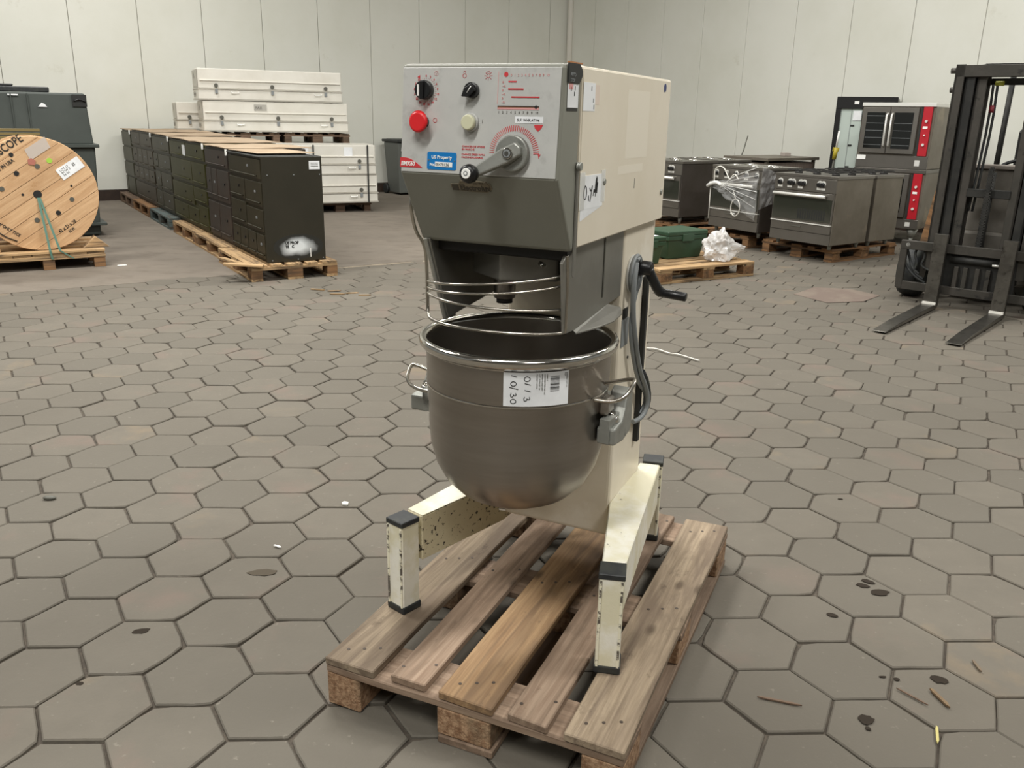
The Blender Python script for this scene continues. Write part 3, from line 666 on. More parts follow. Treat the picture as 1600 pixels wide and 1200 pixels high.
D0 = [[(0, .4), (.15, .9), (.5, 1), (.8, .7), (.8, .2), (.5, 0), (.15, .1), (0, .5)]]
D1 = [[(0, .1), (.25, 1.05)]]
D3 = [[(.0, .9), (.4, 1), (.45, .6), (.2, .5), (.6, .5), (.75, .1), (.3, 0), (0, .15)]]
def place(a, seq, z0, s, pitch):
    for i, g in enumerate(seq):
        for st_ in g: MB().tube([bpt(a+v*s*250, z0-(u+i*pitch)*s, .2318) for u, v in st_], .00085, 5, sub=2).build('handwriting', M_INK, pl_)
SL = [[(0, -.2), (.35, 1.3)]]
place(-62.0, [D0, D1, D1, D3], zt-.005, .0140, 1.15)
place(-69.5, [D1, D0, SL, D3, D0], zt-.003, .0132, 1.05)
tagb = MB().box(-.008, .008, -.001, .001, -.004, .004); 
sp = bpt(-79, .4005, .128); tagb.build('metal_tag', M_WHITE, bowl, sp+Vector((.0, -.004, 0)), (radians(35), 0, radians(11)))
# bowl handles
def handle(s):
    P = [(.226, -.205, .722), (.262, -.207, .735), (.303, -.214, .748), (.310, -.226, .745), (.300, -.262, .715), (.268, -.268, .70), (.226, -.272, .70)]
    return MB().tube([(x*s, y-.03, z-(.05 if s < 0 else .0)) for x, y, z in P], .0048, 10, sub=2).build('bowl_handle', M_WIRE, bowl)
handle(1); handle(-1)
# bowl yoke with clamps
yo = MB()
for k in range(24):
    a0, a1 = radians(-8+196*k/24), radians(-8+196*(k+1)/24)
    P = [(cos(a0)*.236, BY+sin(a0)*.236), (cos(a1)*.236, BY+sin(a1)*.236), (cos(a1)*.262, BY+sin(a1)*.262), (cos(a0)*.262, BY+sin(a0)*.262)]
    yo.prism(P, .585, .645)
bmesh.ops.remove_doubles(yo.b, verts=yo.b.verts, dist=1e-5)
yoke = yo.build('bowl_yoke', M_GREYW, mx)
MB().box(-.09, .09, .0, .045, .56, .67).build('yoke_mount', M_GREYW, yoke, bevel=.004)
for s, xa, xb in ((1, .226, .272), (-1, -.300, -.250)):
    yk = MB().prism([(-.272, .580), (-.272, .622), (-.215, .628), (-.195, .655), (-.18, .69), (-.16, .70), (-.14, .685), (-.135, .60), (-.15, .578), (-.20, .570)], xa, xb, 'x').build('bowl_clamp_arm', M_GREYW, mx, bevel=.005, seg=2)
    xm = (xa+xb)/2
    MB().cyl((xm, -.228, .626), (xm, -.228, .642), .018, .015, 20).build('clamp_base', M_RIM, yk, bevel=.002)
    MB().cyl((xm, -.228, .642), (xm, -.228, .650), .010, n=6).build('clamp_nut', M_RIM, yk)
    MB().box(s*.236-.012, s*.236+.012, -.262, -.21, .650, .69).build('bowl_lug', M_STEEL, bowl, bevel=.006, seg=2)
# column side: lift disc, cable, crank, bar, plates
dsc = MB().cyl((.169, .118, .930), (.176, .118, .930), .052, n=40).build('lift_disc', M_PANEL, mx, bevel=.001)
MB().tube([(.182, .118+.046*cos(a), .930+.05*sin(a)) for a in [2*pi*k/28 for k in range(28)]], .006, 8, closed=True).build('cable_coil', M_CABLE, mx)
MB().tube([(.19, .09, .965), (.192, .073, .93), (.192, .07, .88), (.192, .085, .81), (.194, .12, .73), (.196, .17, .64), (.20, .235, .575), (.20, .262, .53), (.198, .255, .495), (.19, .225, .478), (.178, .195, .476)], .0075, 10, sub=2).build('power_cable', M_CABLE, mx)
MB().tube([(.188, .10, .97), (.186, .128, .975), (.186, .15, .93), (.184, .10, .84), (.184, .085, .79), (.186, .12, .70), (.188, .19, .60), (.19, .265, .55), (.19, .27, .51), (.18, .24, .49)], .0055, 8, sub=2).build('power_cable', M_CABLE, mx)
MB().cyl((.169, .14, .945), (.220, .14, .945), .0215, .019, 24).build('crank_hub', M_BLK, mx, bevel=.002)
b = MB(); P = [(.205, .14, .945), (.238, .15, .925), (.262, .17, .875)]
b.tube([(.209, .14, .942), (.220, .15, .915), (.232, .165, .885), (.242, .172, .875)], .0145, 10, sub=1); b.build('crank_arm', M_BLK, mx)
MB().cyl((.236, .172, .876), (.312, .172, .870), .0125, n=18).build('crank_grip', M_BLK, mx, bevel=.002)
MB().box(.169, .184, .232, .252, .40, .905).build('gas_strut', M_INK, mx, bevel=.002)
MB().tube([(.182, .245, .62), (.19, .27, .585), (.195, .288, .53), (.19, .285, .49), (.18, .26, .47)], .009, 8, sub=1).build('black_cable', M_BLKR, mx)
MB().box(.169, .172, .058, .098, .815, .842).build('black_plate', M_INK, mx); MB().box(.169, .1715, .055, .112, .735, .812).build('grey_sticker', M_CABLE, mx)
MB().cyl((.169, .127, .692), (.1715, .127, .692), .004, n=10).build('screw_hole', M_INK, mx)
def pl2(v): return (v[0], v[1])
# ================================================================ background, left
RB = atan2(.5428, .8398)       # building direction (parallel to the left wall)
# ---- spool pallet and spool: local x to the right along the front, y to the back
SPX = (-3.955, 8.19, 0)
spal = thing('spool_pallet', 'new pale pine pallet under the big wooden cable spool at the left edge', 'pallet', SPX, RB)
for i in range(2): MB().box(-1.02-.0, 0, -.01+i*.80, .13+i*.80, .152, .174).build('top_board', M_WOODN, spal, (0, 0, 0), bevel=.002)
for y in (.32, .56): MB().box(-1.02, -.0, y-.05, y+.05, .152, .174).build('top_board', M_WOODN, spal, bevel=.002)
for k in range(7): MB().box(-.075, .075, -.46, .46, .13, .152).build('cross_board', M_WOODN, spal, (-.08-k*.155, .46, 0), bevel=.002)
for y in (0, .40, .80):
    MB().box(-1.02, 0, y-.005, y+.095, .095, .13).build('stringer', M_WOODB if y else M_WOODN, spal, bevel=.002)
    for x in (-.055, -.49, -.96): MB().box(x-.05, x+.05, y-.0, y+.09, .001, .095).build('block', M_WOODB, spal, bevel=.003)
spool = thing('cable_spool', 'large round wooden cable spool with stencilled lettering standing on its pallet', 'cable spool', SPX, RB)
SR, SCX, SCZ = .515, -.497, .692
TI = radians(33)
def flange(y0, y1, nm):
    n = 8; wd = 2*SR/n
    for k in range(n):
        v0, v1 = -SR+k*wd+.0018, -SR+(k+1)*wd-.0018; pts = []
        us = lambda v: sqrt(max(SR*SR-v*v, 0))
        m_ = 10
        for q in range(m_+1): v = v0+(v1-v0)*q/m_; pts.append((us(v), v))
        for q in range(m_, -1, -1): v = v0+(v1-v0)*q/m_; pts.append((-us(v), v))
        b = MB().prism(pts, 0, y1-y0, 'y'); b.build('plank', M_PLY, spool, (SCX, y0, SCZ), (0, -TI, 0), bevel=.0015)
flange(.10, .135, 'f'); flange(.60, .635, 'r')
MB().cyl((SCX, .14, SCZ), (SCX, .60, SCZ), .28, n=40).build('drum', M_PLY, spool)
MB().tube([(SCX+.505*cos(a), .118, SCZ+.505*sin(a)) for a in [2*pi*k/64 for k in range(64)]], .014, 6, closed=True).build('flange_rim', M_PLY, spool)
def sp(u, v, y=.0985): return (SCX+u*cos(TI)-v*sin(TI), y, SCZ+u*sin(TI)+v*cos(TI))
def spdisc(u, v, r, m_, nm, th=.002, lab=None):
    p = Vector(sp(u, v)); return MB().cyl(p+Vector((0, th, 0)), p-Vector((0, th, 0)), r, n=24).build(nm, m_, spool, label=lab)
spdisc(0, 0, .036, M_DARKIN, 'arbor_hole', .0022, 'flat black disc painted as the dark arbor hole in the centre')  # flat disc; the shade inside the hole is put into its colour
def ang(px_, py_): # offsets measured in spool plane, metres
    dx, dz = px_, py_; return (dx*cos(TI)+dz*sin(TI), -dx*sin(TI)+dz*cos(TI))
for (dx, dz, r, mm, nm) in ((-.145, .19, .022, M_DARKIN, 'hole'), (-.165, .355, .019, M_DARKIN, 'hole'), (.15, -.175, .022, M_DARKIN, 'hole'), (-.12, 0, .011, M_DARKIN, 'hole'), (.29, .07, .010, M_DARKIN, 'hole'),
                            (.03, .25, .022, M_DGREY, 'bolt_head'), (-.28, .055, .022, M_DGREY, 'bolt_head'), (.28, -.055, .021, M_DGREY, 'bolt_head'), (-.035, -.235, .022, M_DGREY, 'bolt_head')):
    u, v = ang(dx, dz); spdisc(u, v, r, mm, nm, .0022)  # hole entries are flat black discs with their inner shade painted in
u, v = ang(.135, .30); spdisc(u, v, .024, mat('green_dot', '9cc648', .6), 'green_dot_sticker', .001, 'small lime green dot sticker')
XS = (cos(TI), 0, sin(TI)); ZS = (-sin(TI), 0, cos(TI))
def sptext(s, size, dx, dz, rot=0, **k):
    u, v = ang(dx, dz); a = TI+radians(rot); return text(s, size, sp(u, v, .0975), (cos(a), 0, sin(a)), (-sin(a), 0, cos(a)), spool, M_INK, **k)
sptext('COMMSCOPE', .100, -.455, .215, 0, bold=.0012, sx=.80)
sptext('MADE IN USA', .042, -.35, .165, 0, bold=.001, sx=.95)
sptext('42 x 21 x 28', .044, .14, -.365, 0, bold=.0006, sx=.82); sptext('N.W.', .038, .225, -.365, 0, bold=.001, sx=.8)
sptext('GSW ONLY TSCE', .038, -.385, -.235, -71, bold=.001, sx=.8)
b = MB(); b.tube([Vector(sp(*ang(dx, dz), .0975)) for dx, dz in ((-.41, -.27), (-.36, -.33), (-.30, -.38), (-.22, -.42))], .006, 4); b.build('stencil_arc', M_INK, spool)
u0, v0 = ang(.30, .23)
b = MB().prism([(-.115, -.055), (.115, -.055), (.115, .055), (-.115, .055)], -.0015, .0015, 'y'); p = sp(u0, v0, .0975)
pn = b.build('paper_label', M_PAPER, spool, p, (0, -TI, 0), label='white paper label with small print')
for k, (t_, q) in enumerate((('LOT 17', .02), ('ROW 3', -.005), ('24 04', -.03))): text(t_, .028, (-.09, -.0022, q), X1, SZ, pn, M_DGREY); text('#', .05, (.03, -.0022, .0), X1, SZ, pn, M_DGREY)
b = MB().prism([(-.10, -.05), (.11, -.05), (.13, .05), (-.08, .05)], -.001, .001, 'y'); b.build('plastic_sleeve', glassy('grey_sleeve', 'd9cfc6', .55, .2), spool, sp(*ang(.04, .40), .0972), (0, -TI, 0), label='torn clear plastic document sleeve')
for (dx, dz) in ((-.37, .10), (-.01, .29)):
    u, v = ang(dx, dz); p = Vector(sp(u, v, .095)); MB().prism([(-.03, -.02), (.02, -.03), (.035, .01), (.0, .035), (-.03, .02)], -.001, .001, 'y').build('torn_label', mat('dull_red_paper', 'a8695a', .7), spool, p)
for k, (x, r) in enumerate(((-.04, 0), (-.93, 1))):   # chocks
    P = [(-.10, .174), (.07, .174), (.055, .30)] if r else [(.10, .174), (-.13, .174), (-.02, .28)]
    tag(MB().prism([(a+0, z) for a, z in P], .10, .22, 'y').build('wedge_chock', M_WOODN, None, bevel=.002), 'pale wooden wedge holding the '+('left' if r else 'right')+' side of the cable spool', 'wedge')
    o = bpy.data.objects['wedge_chock' if k == 0 else 'wedge_chock.001']; o.location = Vector(SPX)+Matrix.Rotation(RB, 3, 'Z') @ Vector((x, -.0, 0)); o.rotation_euler = (0, 0, RB)
M_STRAP = mat('green_strap', '53786a', .5)
for k, (x0, x1) in enumerate(((-.49, -.452), (-.475, -.295))):
    b = MB(); y = .0955
    pts = [(SCX+(.0 if k == 0 else .012), .09, SCZ-.03), ((x0+x1)/2 if k else -.468, -.014, .178), ((x1+.015) if k else -.458, -.014, .10)]
    hw_ = .0095
    for p, q in zip(pts, pts[1:]):
        b.b.faces.new([b.b.verts.new(v) for v in ((p[0]-hw_, p[1], p[2]), (p[0]+hw_, p[1], p[2]), (q[0]+hw_, q[1], q[2]), (q[0]-hw_, q[1], q[2]))])
    o = b.build('strapping_band', M_STRAP, None, SPX, (0, 0, RB)); s_ = o.modifiers.new('t', 'SOLIDIFY'); s_.thickness = .002
    tag(o, ('green strapping band running straight down' if k == 0 else 'green strapping band slanting to the right down')+' from the spool centre hole', 'strap')
# ---- dark green container behind the spool
M_CONT = mat('dark_green_grey_plastic', '3c423e', .55, c2='444a46', scale=2, mix=(.4, .7), bump=.05, bscale=6)
CTX = (-4.9, 10.2, 0)
ct = thing('bulk_container', 'large dark grey-green lidded bulk container standing behind the cable spool', 'container', CTX, RB)
def frust(b, x0, x1, y0, y1, z0, z1, i0=0, i1=0):
    v = [b.b.verts.new(p) for p in ((x0+i0, y0+i0, z0), (x1-i0, y0+i0, z0), (x1-i0, y1-i0, z0), (x0+i0, y1-i0, z0), (x0+i1, y0+i1, z1), (x1-i1, y0+i1, z1), (x1-i1, y1-i1, z1), (x0+i1, y1-i1, z1))]
    for f in ((3, 2, 1, 0), (4, 5, 6, 7), (0, 1, 5, 4), (1, 2, 6, 5), (2, 3, 7, 6), (3, 0, 4, 7)): b.b.faces.new([v[i] for i in f])
    return b
frust(MB(), -1.9, .01, 0, 1.1, .012, 1.03, .045, .0).build('tub', M_CONT, ct, bevel=.02, seg=2)
frust(MB(), -1.9, .0, 0, 1.1, 1.05, 1.615, .0, .03).build('lid', M_CONT, ct, bevel=.02, seg=2)
MB().box(-1.93, .05, -.04, 1.14, 1.02, 1.06).build('rim_flange', M_CONT, ct, bevel=.006)
MB().box(-1.9, .035, -.03, 1.1, .13, .165).build('base_flange', M_CONT, ct, bevel=.006)
for x in (-.62, -.78): MB().box(x, x+.012, -.002, .012, 1.07, 1.6).build('moulded_rib', M_CONT, ct)
tb_ = MB().box(-.17, -.02, .006, .014, 1.47, 1.60).build('black_handle_recess', M_INK, ct); MB().tube([(-.155, .0, 1.53), (-.09, -.01, 1.555), (-.03, -.0, 1.52)], .008, 6, sub=1).build('grab_handle', M_BLK, tb_)
MB().box(-.80, -.70, .004, .008, 1.575, 1.59).build('label', M_PAPER, ct); 
MB().prism([(-.52, 1.46), (-.43, 1.46), (-.45, 1.49), (-.48, 1.505)], .004, .01, 'y').build('torn_sticker', M_PAPER, ct)
hat = thing('flat_case', 'long flat black case lying on top of the dark green container', 'case', (CTX[0], CTX[1], 1.6155), RB)
MB().box(-1.9, -.37, .2, .8, 0, .06).build('body', M_BLKR, hat, bevel=.01); MB().box(-1.9, -.72, .22, .78, .06, .085).build('lid', M_BLKR, hat, bevel=.01)
yb = thing('wooden_crate', 'brown slatted wooden crate top peeking over the spool at the left edge', 'crate', (-5.25, 9.30, 0), RB)
MB().box(-.6, .2, 0, .4, .01, 1.12).build('crate_body', M_WOODD, yb); 
for z in (1.13, 1.17, 1.21): MB().box(-.6, .2, -.02, .0, z-.0, z+.03).build('slat', mat('olive_slat', '7a6a40', .7), yb, bevel=.003)
tag(MB().box(-.045, .045, -.035, .035, 0, .055).build('wall_box', mat('ochre_plastic', '8a7a50', .5), None, on_wall(8.62, DL, .06)+(.30,), (0, 0, RB), bevel=.006), 'small ochre box fixed low on the left wall', 'wall box')
# ---- row of pallets with dark cabinets: local x runs away from the camera, y to the left
RW = atan2(.846, -.533); RO = Vector((-2.255, 7.703, 0))
def row(x, y=0, z=0): p = Matrix.Rotation(RW, 3, 'Z') @ Vector((x, y, z)); return (RO.x+p.x, RO.y+p.y, z)
specs = [(-.10, M_WOODN, 'pale pine pallet under the nearest black cabinet of the row'), (1.14, M_WOODN, 'pale pine pallet under the purple-grey second cabinet of the row'), (2.37, M_WOODN, 'pale pine pallet under the olive-green cabinet'),
         (3.78, M_WOODBL, 'faded blue pallet in the dark cabinet row'), (5.2, M_WOODB, 'reddish brown pallet in the dark cabinet row'), (6.60, M_WOODD, 'grey brown pallet at the wall end of the dark cabinet row')]
for i, (x, m_, lab) in enumerate(specs):
    off = .17 if i < 1 else .12
    p = row(x, off-.8+.0, 0)
    # pallet local x across (towards +y of the row), y along the row
    q = row(x, off, 0)
    pallet('pallet', lab, q, RW-pi/2+0, m_top=m_, m_cross=m_, m_block=M_WOODB if i < 3 else m_, seed=20+i, bevel=0.002, L=1.2 if i < 3 else 1.35) if False else None
    pr = pallet('pallet', lab, row(x, off), RW-pi/2, m_top=m_, m_cross=m_, m_block=M_WOODB if i < 3 else m_, seed=20+i, bevel=0, L=1.2 if i in (0, 1, 2, 5) else 1.35, group='pallets under the row of dark cabinets')
CB = [  # x0, x1, depth, height, colour, label
 (.0, 1.10, .555, 1.083, ('2b281b', '322e20'), 'nearest black steel cabinet of the row with white paint blot on its end'),
 (1.13, 2.08, .80, 1.10, ('37322e', '3c312a'), 'purple-grey cabinet second from the near end of the row'),
 (2.12, 3.94, .80, 1.118, ('343416', '3d3b1e'), 'wide olive-green cabinet in the dark row'),
 (3.98, 5.12, .80, 1.135, ('363429', '403d2f'), 'grey-green cabinet just beyond the olive-green one'),
 (5.16, 6.80, .80, 1.148, ('393328', '433b2f'), 'wide dark grey cabinet second from the wall'),
 (6.88, 7.72, .80, 1.14, ('403f32', '4a483a'), 'grey cabinet at the wall end of the row')]
def lay_cells(kind):
    return {0: [(0, 1, .79, 1), (0, .5, .52, .78), (.5, 1, .55, .78), (0, .5, .27, .51), (.5, 1, .27, .54), (0, .25, .0, .26), (.25, .5, 0, .26), (.5, .75, 0, .26), (.75, 1, 0, .26)],
            1: [(0, 1, .8, 1), (0, .5, .42, .79), (.5, .75, .42, .79), (.75, 1, .42, .79), (0, .5, .0, .41), (.5, 1, .0, .41)],
            2: [(0, .5, .8, 1), (.5, 1, .8, 1), (0, .36, .5, .79), (.36, 1, .5, .79), (0, .36, .3, .49), (.36, 1, .24, .49), (0, .25, 0, .29), (.25, .55, 0, .23), (.55, 1, 0, .23)],
            3: [(0, 1, .78, 1), (0, .7, .54, .77), (.7, 1, .54, .77), (0, .6, .27, .53), (.62, .95, .27, .53), (0, .6, 0, .26), (.6, 1, 0, .26)],
            4: [(0, .55, .78, 1), (.55, 1, .78, 1)]+[(q*.25, q*.25+.25, .5, .77) for q in range(4)]+[(q*.25, q*.25+.25, .27, .49) for q in range(4)]+[(0, 1, 0, .26)],
            5: [(0, 1, .76, 1), (0, 1, .52, .75), (0, 1, .28, .51), (0, .75, 0, .27), (.78, 1, 0, .27)]}[kind]
for i, (x0, x1, dp, h, cc, lab) in enumerate(CB):
    mm = mat(f'cabinet_paint_{i}', cc[0], .5, c2=cc[1], scale=4, mix=(.4, .7), c3='4a3d31', s3=5, m3=(.62, .75), bump=.05, spec=.3)
    c_ = thing('steel_cabinet', lab, 'cabinet', row(x0, 0, .1475), RW, 'dark cabinets in a row on pallets')
    W_ = x1-x0; H_ = h-.1455
    MB().box(0, W_, -dp, -.012, 0, H_).build('body', mm, c_, bevel=.006)
    for (a, b_, c0, c1) in lay_cells(i):   # a,b measured from the near end
        n = MB().box(.012, (b_-a)*W_-.012, 0, .016, .012, (c1-c0)*(H_-.04)-.008).build('door', mm, c_, (a*W_, -.012, .02+c0*(H_-.04)), bevel=.003)
        if i < 5:
            wq = (b_-a)*W_; hq = (c1-c0)*(H_-.04)
            MB().box(wq*.35, wq*.35+.03, .016, .024, hq*.55, hq*.55+.02).build('latch', M_BLK if (i+int(a*10)) % 3 else M_CABLE, n)
            if hq > .15 and wq > .2: MB().tube([(wq*.12, .016, hq*.2), (wq*.12, .03, hq*.2), (wq*.88, .03, hq*.2), (wq*.88, .016, hq*.2)], .006, 5).build('carry_bar', mm, n)
    if i == 0:
        ep = MB().box(-.012, 0, -dp, -.0, 0, H_).build('end_panel', mat('black_panel', '28251a', .45, c2='2f2b20', scale=2, mix=(.4, .7)), c_, bevel=.003)
        for yy in (-.05, -.29, -.53):
            for zz in (.02, .78): MB().cyl((-.0125, yy, zz), (-.016, yy, zz), .006, n=8).build('rivet', M_CABLE, ep)
        lb = MB().box(-.0145, -.012, -.535, -.435, .825, .90).build('label', M_PAPER, ep, label='white label near the top right corner'); 
        for q in range(3): MB().box(-.0155, -.0145, -.52, -.45, .85+q*.014, .855+q*.014).build('print', M_DGREY, lb)
        # white paint blot with sprayed soft edge and stencil marks
        mb_ = bpy.data.materials.new('sprayed_white_paint'); mb_.use_nodes = True; nt = mb_.node_tree; B_ = nt.nodes['Principled BSDF']; N = nt.nodes.new; L = nt.links.new
        tc = N('ShaderNodeTexCoord'); mp = N('ShaderNodeMapping'); mp.inputs['Scale'].default_value = (1, 1/.21, 1/.105); L(tc.outputs['Object'], mp.inputs[0])
        ln = N('ShaderNodeVectorMath'); ln.operation = 'LENGTH'; L(mp.outputs[0], ln.inputs[0]); nz = N('ShaderNodeTexNoise'); nz.inputs['Scale'].default_value = 5; nz.inputs['Detail'].default_value = 8; L(tc.outputs['Object'], nz.inputs['Vector'])
        ad = N('ShaderNodeMath'); ad.operation = 'MULTIPLY_ADD'; ad.inputs[1].default_value = .9; L(nz.outputs['Fac'], ad.inputs[0]); L(ln.outputs['Value'], ad.inputs[2])
        r = N('ShaderNodeMapRange'); r.inputs[1].default_value = .82; r.inputs[2].default_value = 1.35; L(ad.outputs[0], r.inputs[0]); mx_ = N('ShaderNodeMix'); mx_.data_type = 'RGBA'; mx_.inputs[6].default_value = srgb('dfe4e6'); mx_.inputs[7].default_value = srgb('262622'); L(r.outputs[0], mx_.inputs[0]); L(mx_.outputs[2], B_.inputs['Base Color']); B_.inputs['Roughness'].default_value = .5
        bl = MB().prism([(.235*cos(2*pi*k/32), .115*sin(2*pi*k/32)) for k in range(32)], -.0004, .0004, 'x')
        blo = bl.build('paint_blot', mb_, ep, (-.0126, -.30, .135), label='white sprayed paint blot')
        MB().box(-.0016, .0, -.115, -.108, -.10, -.02).build('paint_drip', M_WHITE, blo)
        text('US PROP', .036, (-.0012, .125, .025), (0, -1, 0), SZ, blo, M_INK, sx=.9, bold=.002); text('TE   C', .034, (-.0012, .125, -.008), (0, -1, 0), SZ, blo, M_INK, sx=.9, bold=.002)
        # latch box and tape hanging on the side face
    if i == 2: MB().box(.92, 1.06, .005, .008, .80, .92).build('paper_label', M_PAPER, c_, label='white paper label on olive door')
    cm = M_BLKR if i == 0 else mat('cardboard', 'ab977f', .85, c2='9b866e', scale=3, rvar=.08)
    sh = thing('cardboard_sheet' if i else 'rubber_sheet', ('thin brown cardboard sheet lying on top of the '+['', 'purple-grey second', 'wide olive-green', 'grey-green fourth', 'wide dark grey fifth', 'grey wall-end'][i]+' cabinet') if i else 'thin black sheet lying on the nearest cabinet of the row', 'sheet', row(x0, 0, h+.001), RW, None)
    b = MB(); nX = 6; dpt = dp if i == 0 else (.86 if i < 3 else .84); rr = random.Random(40+i); g = [[b.b.verts.new((W_*u/nX, .015-(dpt+.02)*v/5, .001+(.010*rr.random() if i else .003*rr.random()))) for v in range(6)] for u in range(nX+1)]
    for u in range(nX):
        for v in range(5): b.b.faces.new((g[u][v], g[u+1][v], g[u+1][v+1], g[u][v+1]))
    o = b.build('sheet', cm, sh); so = o.modifiers.new('t', 'SOLIDIFY'); so.thickness = .008; so.offset = 1
    if i: MB().box(-.012, .01, .004, .02, -.06, .0).build('corner_protector', M_WHITE, sh)
o = thing('cardboard_sheet', 'loose cardboard sheet with curled edge on the nearest cabinet beside the silver cases', 'sheet', row(.25, -.05, 1.10), RW)
b = MB(); b.box(0, .85, -.55, -.0, 0, .005); b.build('sheet', MAT['cardboard'], o, rot=(0, .0, .05))
# broken boards and debris at the near left corner of the row
for k, (x, y, r, L_, lab) in enumerate(((-.06, .17, 1.2, .34, 'short broken pine board leaning at the near corner of the cabinet row'), (.12, .19, .4, .42, 'splintered board beside the nearest cabinet pallet'))):
    tag(MB().box(-L_/2, L_/2, -.035, .035, 0, .018).build('broken_board', M_WOODN, None, row(x, y+.06, .148), (radians(6*k), radians(-4), RW+r), bevel=.002), lab, 'board')

# ---- silver transit cases
RSV = radians(25); SA = Vector((-2.135, 13.418, 0))
def sil(x, y, z): p = Matrix.Rotation(RSV, 3, 'Z') @ Vector((x, y, z)); return (SA.x+p.x, SA.y+p.y, z)
M_ALU = mat('painted_aluminium', 'dfdcd3', .4, metal=.1, c2='d3cfc4', scale=2, mix=(.4, .7))
M_ALUD = mat('aluminium_edge', 'b7b3a9', .4, metal=.3)
def case(label, x0, x1, y, z0, h=.43, D=.75, group=None):
    W_ = x1-x0; t = thing('transit_case', label, 'case', sil(x0, y, z0), RSV, group)
    MB().box(0, W_, 0, D, 0, h*.34).build('base', M_ALU, t, bevel=.008); MB().box(.004, W_-.004, .004, D-.004, h*.36, h).build('lid', M_ALU, t, bevel=.01)
    MB().box(-.008, W_+.008, -.012, D, h*.33, h*.365).build('closing_strip', M_ALUD, t, bevel=.002)
    MB().box(.03, W_-.03, -.012, 0.006, h*.60, h*.635).build('rib', M_ALU, t, bevel=.003); MB().box(-.006, W_+.006, -.006, D, -.004, .02).build('skid_edge', M_ALUD, t, bevel=.002)
    for x in (.12, .5, .88):
        l = MB().cyl((x*W_, -.016, h*.46), (x*W_, 0, h*.46), .028, n=12).build('latch', M_DGREY, t); MB().box(x*W_-.018, x*W_+.018, -.018, -.0, h*.2, h*.34).build('latch_plate', M_CABLE, l)
    for x in (.22, .8): MB().tube([(x*W_, 0, h*.27), (x*W_, -.03, h*.23), (x*W_+.1, -.03, h*.23), (x*W_+.1, 0, h*.27)], .007, 6).build('handle', M_WHITE, t)
    e = MB().box(-.004, 0, .05, D-.05, h*.42, h*.95).build('end_plate', M_ALUD, t)
    text('A', .12, (-.005, D*.6, h*.68), (0, -1, 0), SZ, e, M_DGREY); text('NH 94', .10, (-.009, D*.8, h*.10), (0, -1, 0), SZ, e, M_DGREY)
    return t
g_ = 'stacked silver transit cases'
ca = case('long silver transit case at the bottom of the right-hand stack near the floor', -2.15, 0, 0, .15, .41, group=g_)
cb_ = case('long silver transit case second from the floor with two white notes', -2.15, -.02, 0, .565, .43, group=g_)
for (x, w__, z) in ((1.02, .09, .30), (1.64, .13, .24)): MB().box(x, x+w__, -.004, -.0, .27, .40).build('paper_note', M_PAPER, cb_)
cc_ = case('silver transit case directly under the topmost one', -2.42, -.30, .5, 1.165, .425, group=g_)
MB().box(.72, .90, -.004, .004, .30, .385).build('sticker', mat('grey_sticker', 'a9a69e', .6), cc_); text('PAX', .05, (.74, -.006, .32), X1, SZ, cc_, M_DGREY)
cd_ = case('topmost silver transit case of the whole stack', -2.46, -.38, .5, 1.60, .43, group=g_)
ce_ = case('silver transit case behind on the left showing only its lettered end', -2.72, -1.2, 1.35, 1.165, .40, group=g_)
cf_ = case('silver case under the upper pallets, mostly hidden behind the lower stack', -2.35, -.2, .78, .15, .845, .75, group=g_)
for k, x in enumerate((-.98, -.16)):
    tag(MB().box(0, .022, -.014, -.010, .15, 1.0).build('steel_strap', M_INK, None, sil(x, -.004, 0)[:2]+(0,), (0, 0, RSV)), ('left' if k == 0 else 'right')+' black strap around the two lower silver cases', 'strap')
for k, x in enumerate((-2.35, -1.28)):
    pallet('pallet', ('left' if k == 0 else 'right')+' dark wooden pallet between the lower and the upper silver cases', sil(x, .52+.8 if False else .55, 1.0), RSV, L=.7, W=1.02, m_top=M_WOODD, m_cross=M_WOODD, m_block=M_WOODD, seed=60+k, bevel=0)
tag(MB().box(0, 2.1, .02, .5, 0, .012).build('cardboard_sheet', M_ALU, None, sil(-2.15, 0, .997), (0, 0, RSV)), 'pale flat sheet lying on the lower silver cases', 'sheet')
for k, x in enumerate((-2.1, -1.05)):
    pallet('pallet', ('left' if k == 0 else 'right')+' low pallet on the floor under the lower silver cases', sil(x, .14, 0), RSV, L=1.2, W=.98, m_top=M_WOODD, m_cross=M_WOODD, m_block=M_WOODD, seed=70+k, bevel=0)
# ---- grey wheeled bin near the wall
bn = thing('wheeled_bin', 'dark grey wheeled bin standing by the left wall beside the mixer', 'bin', (-2.19, 16.2, 0), RB)
M_BIN = mat('bin_grey', '5d605c', .5)
b = MB(); v = [b.b.verts.new(p) for p in ((.04, .04, .03), (.5, .04, .03), (.5, .55, .03), (.04, .55, .03), (-.0, 0, .95), (.55, 0, .95), (.55, .62, .95), (0, .62, .95))]
for f in ((3, 2, 1, 0), (4, 5, 6, 7), (0, 1, 5, 4), (1, 2, 6, 5), (2, 3, 7, 6), (3, 0, 4, 7)): b.b.faces.new([v[i] for i in f])
b.build('body', M_BIN, bn, bevel=.02, seg=2); MB().box(-.03, .58, -.04, .66, .95, 1.0).build('lid', M_BLKR, bn, bevel=.015); MB().cyl((.05, .6, .98), (.5, .6, .98), .025, n=10).build('hinge_bar', M_BLKR, bn)
MB().cyl((-.02, .56, .09), (.03, .56, .09), .09, n=18).build('wheel', M_BLKR, bn); MB().cyl((.52, .56, .09), (.57, .56, .09), .09, n=18).build('wheel', M_BLKR, bn)
MB().prism([(.07, .80), (.11, .78), (.10, .84), (.08, .87)], -.004, .012, 'y').build('sticker', M_WHITE, bn)
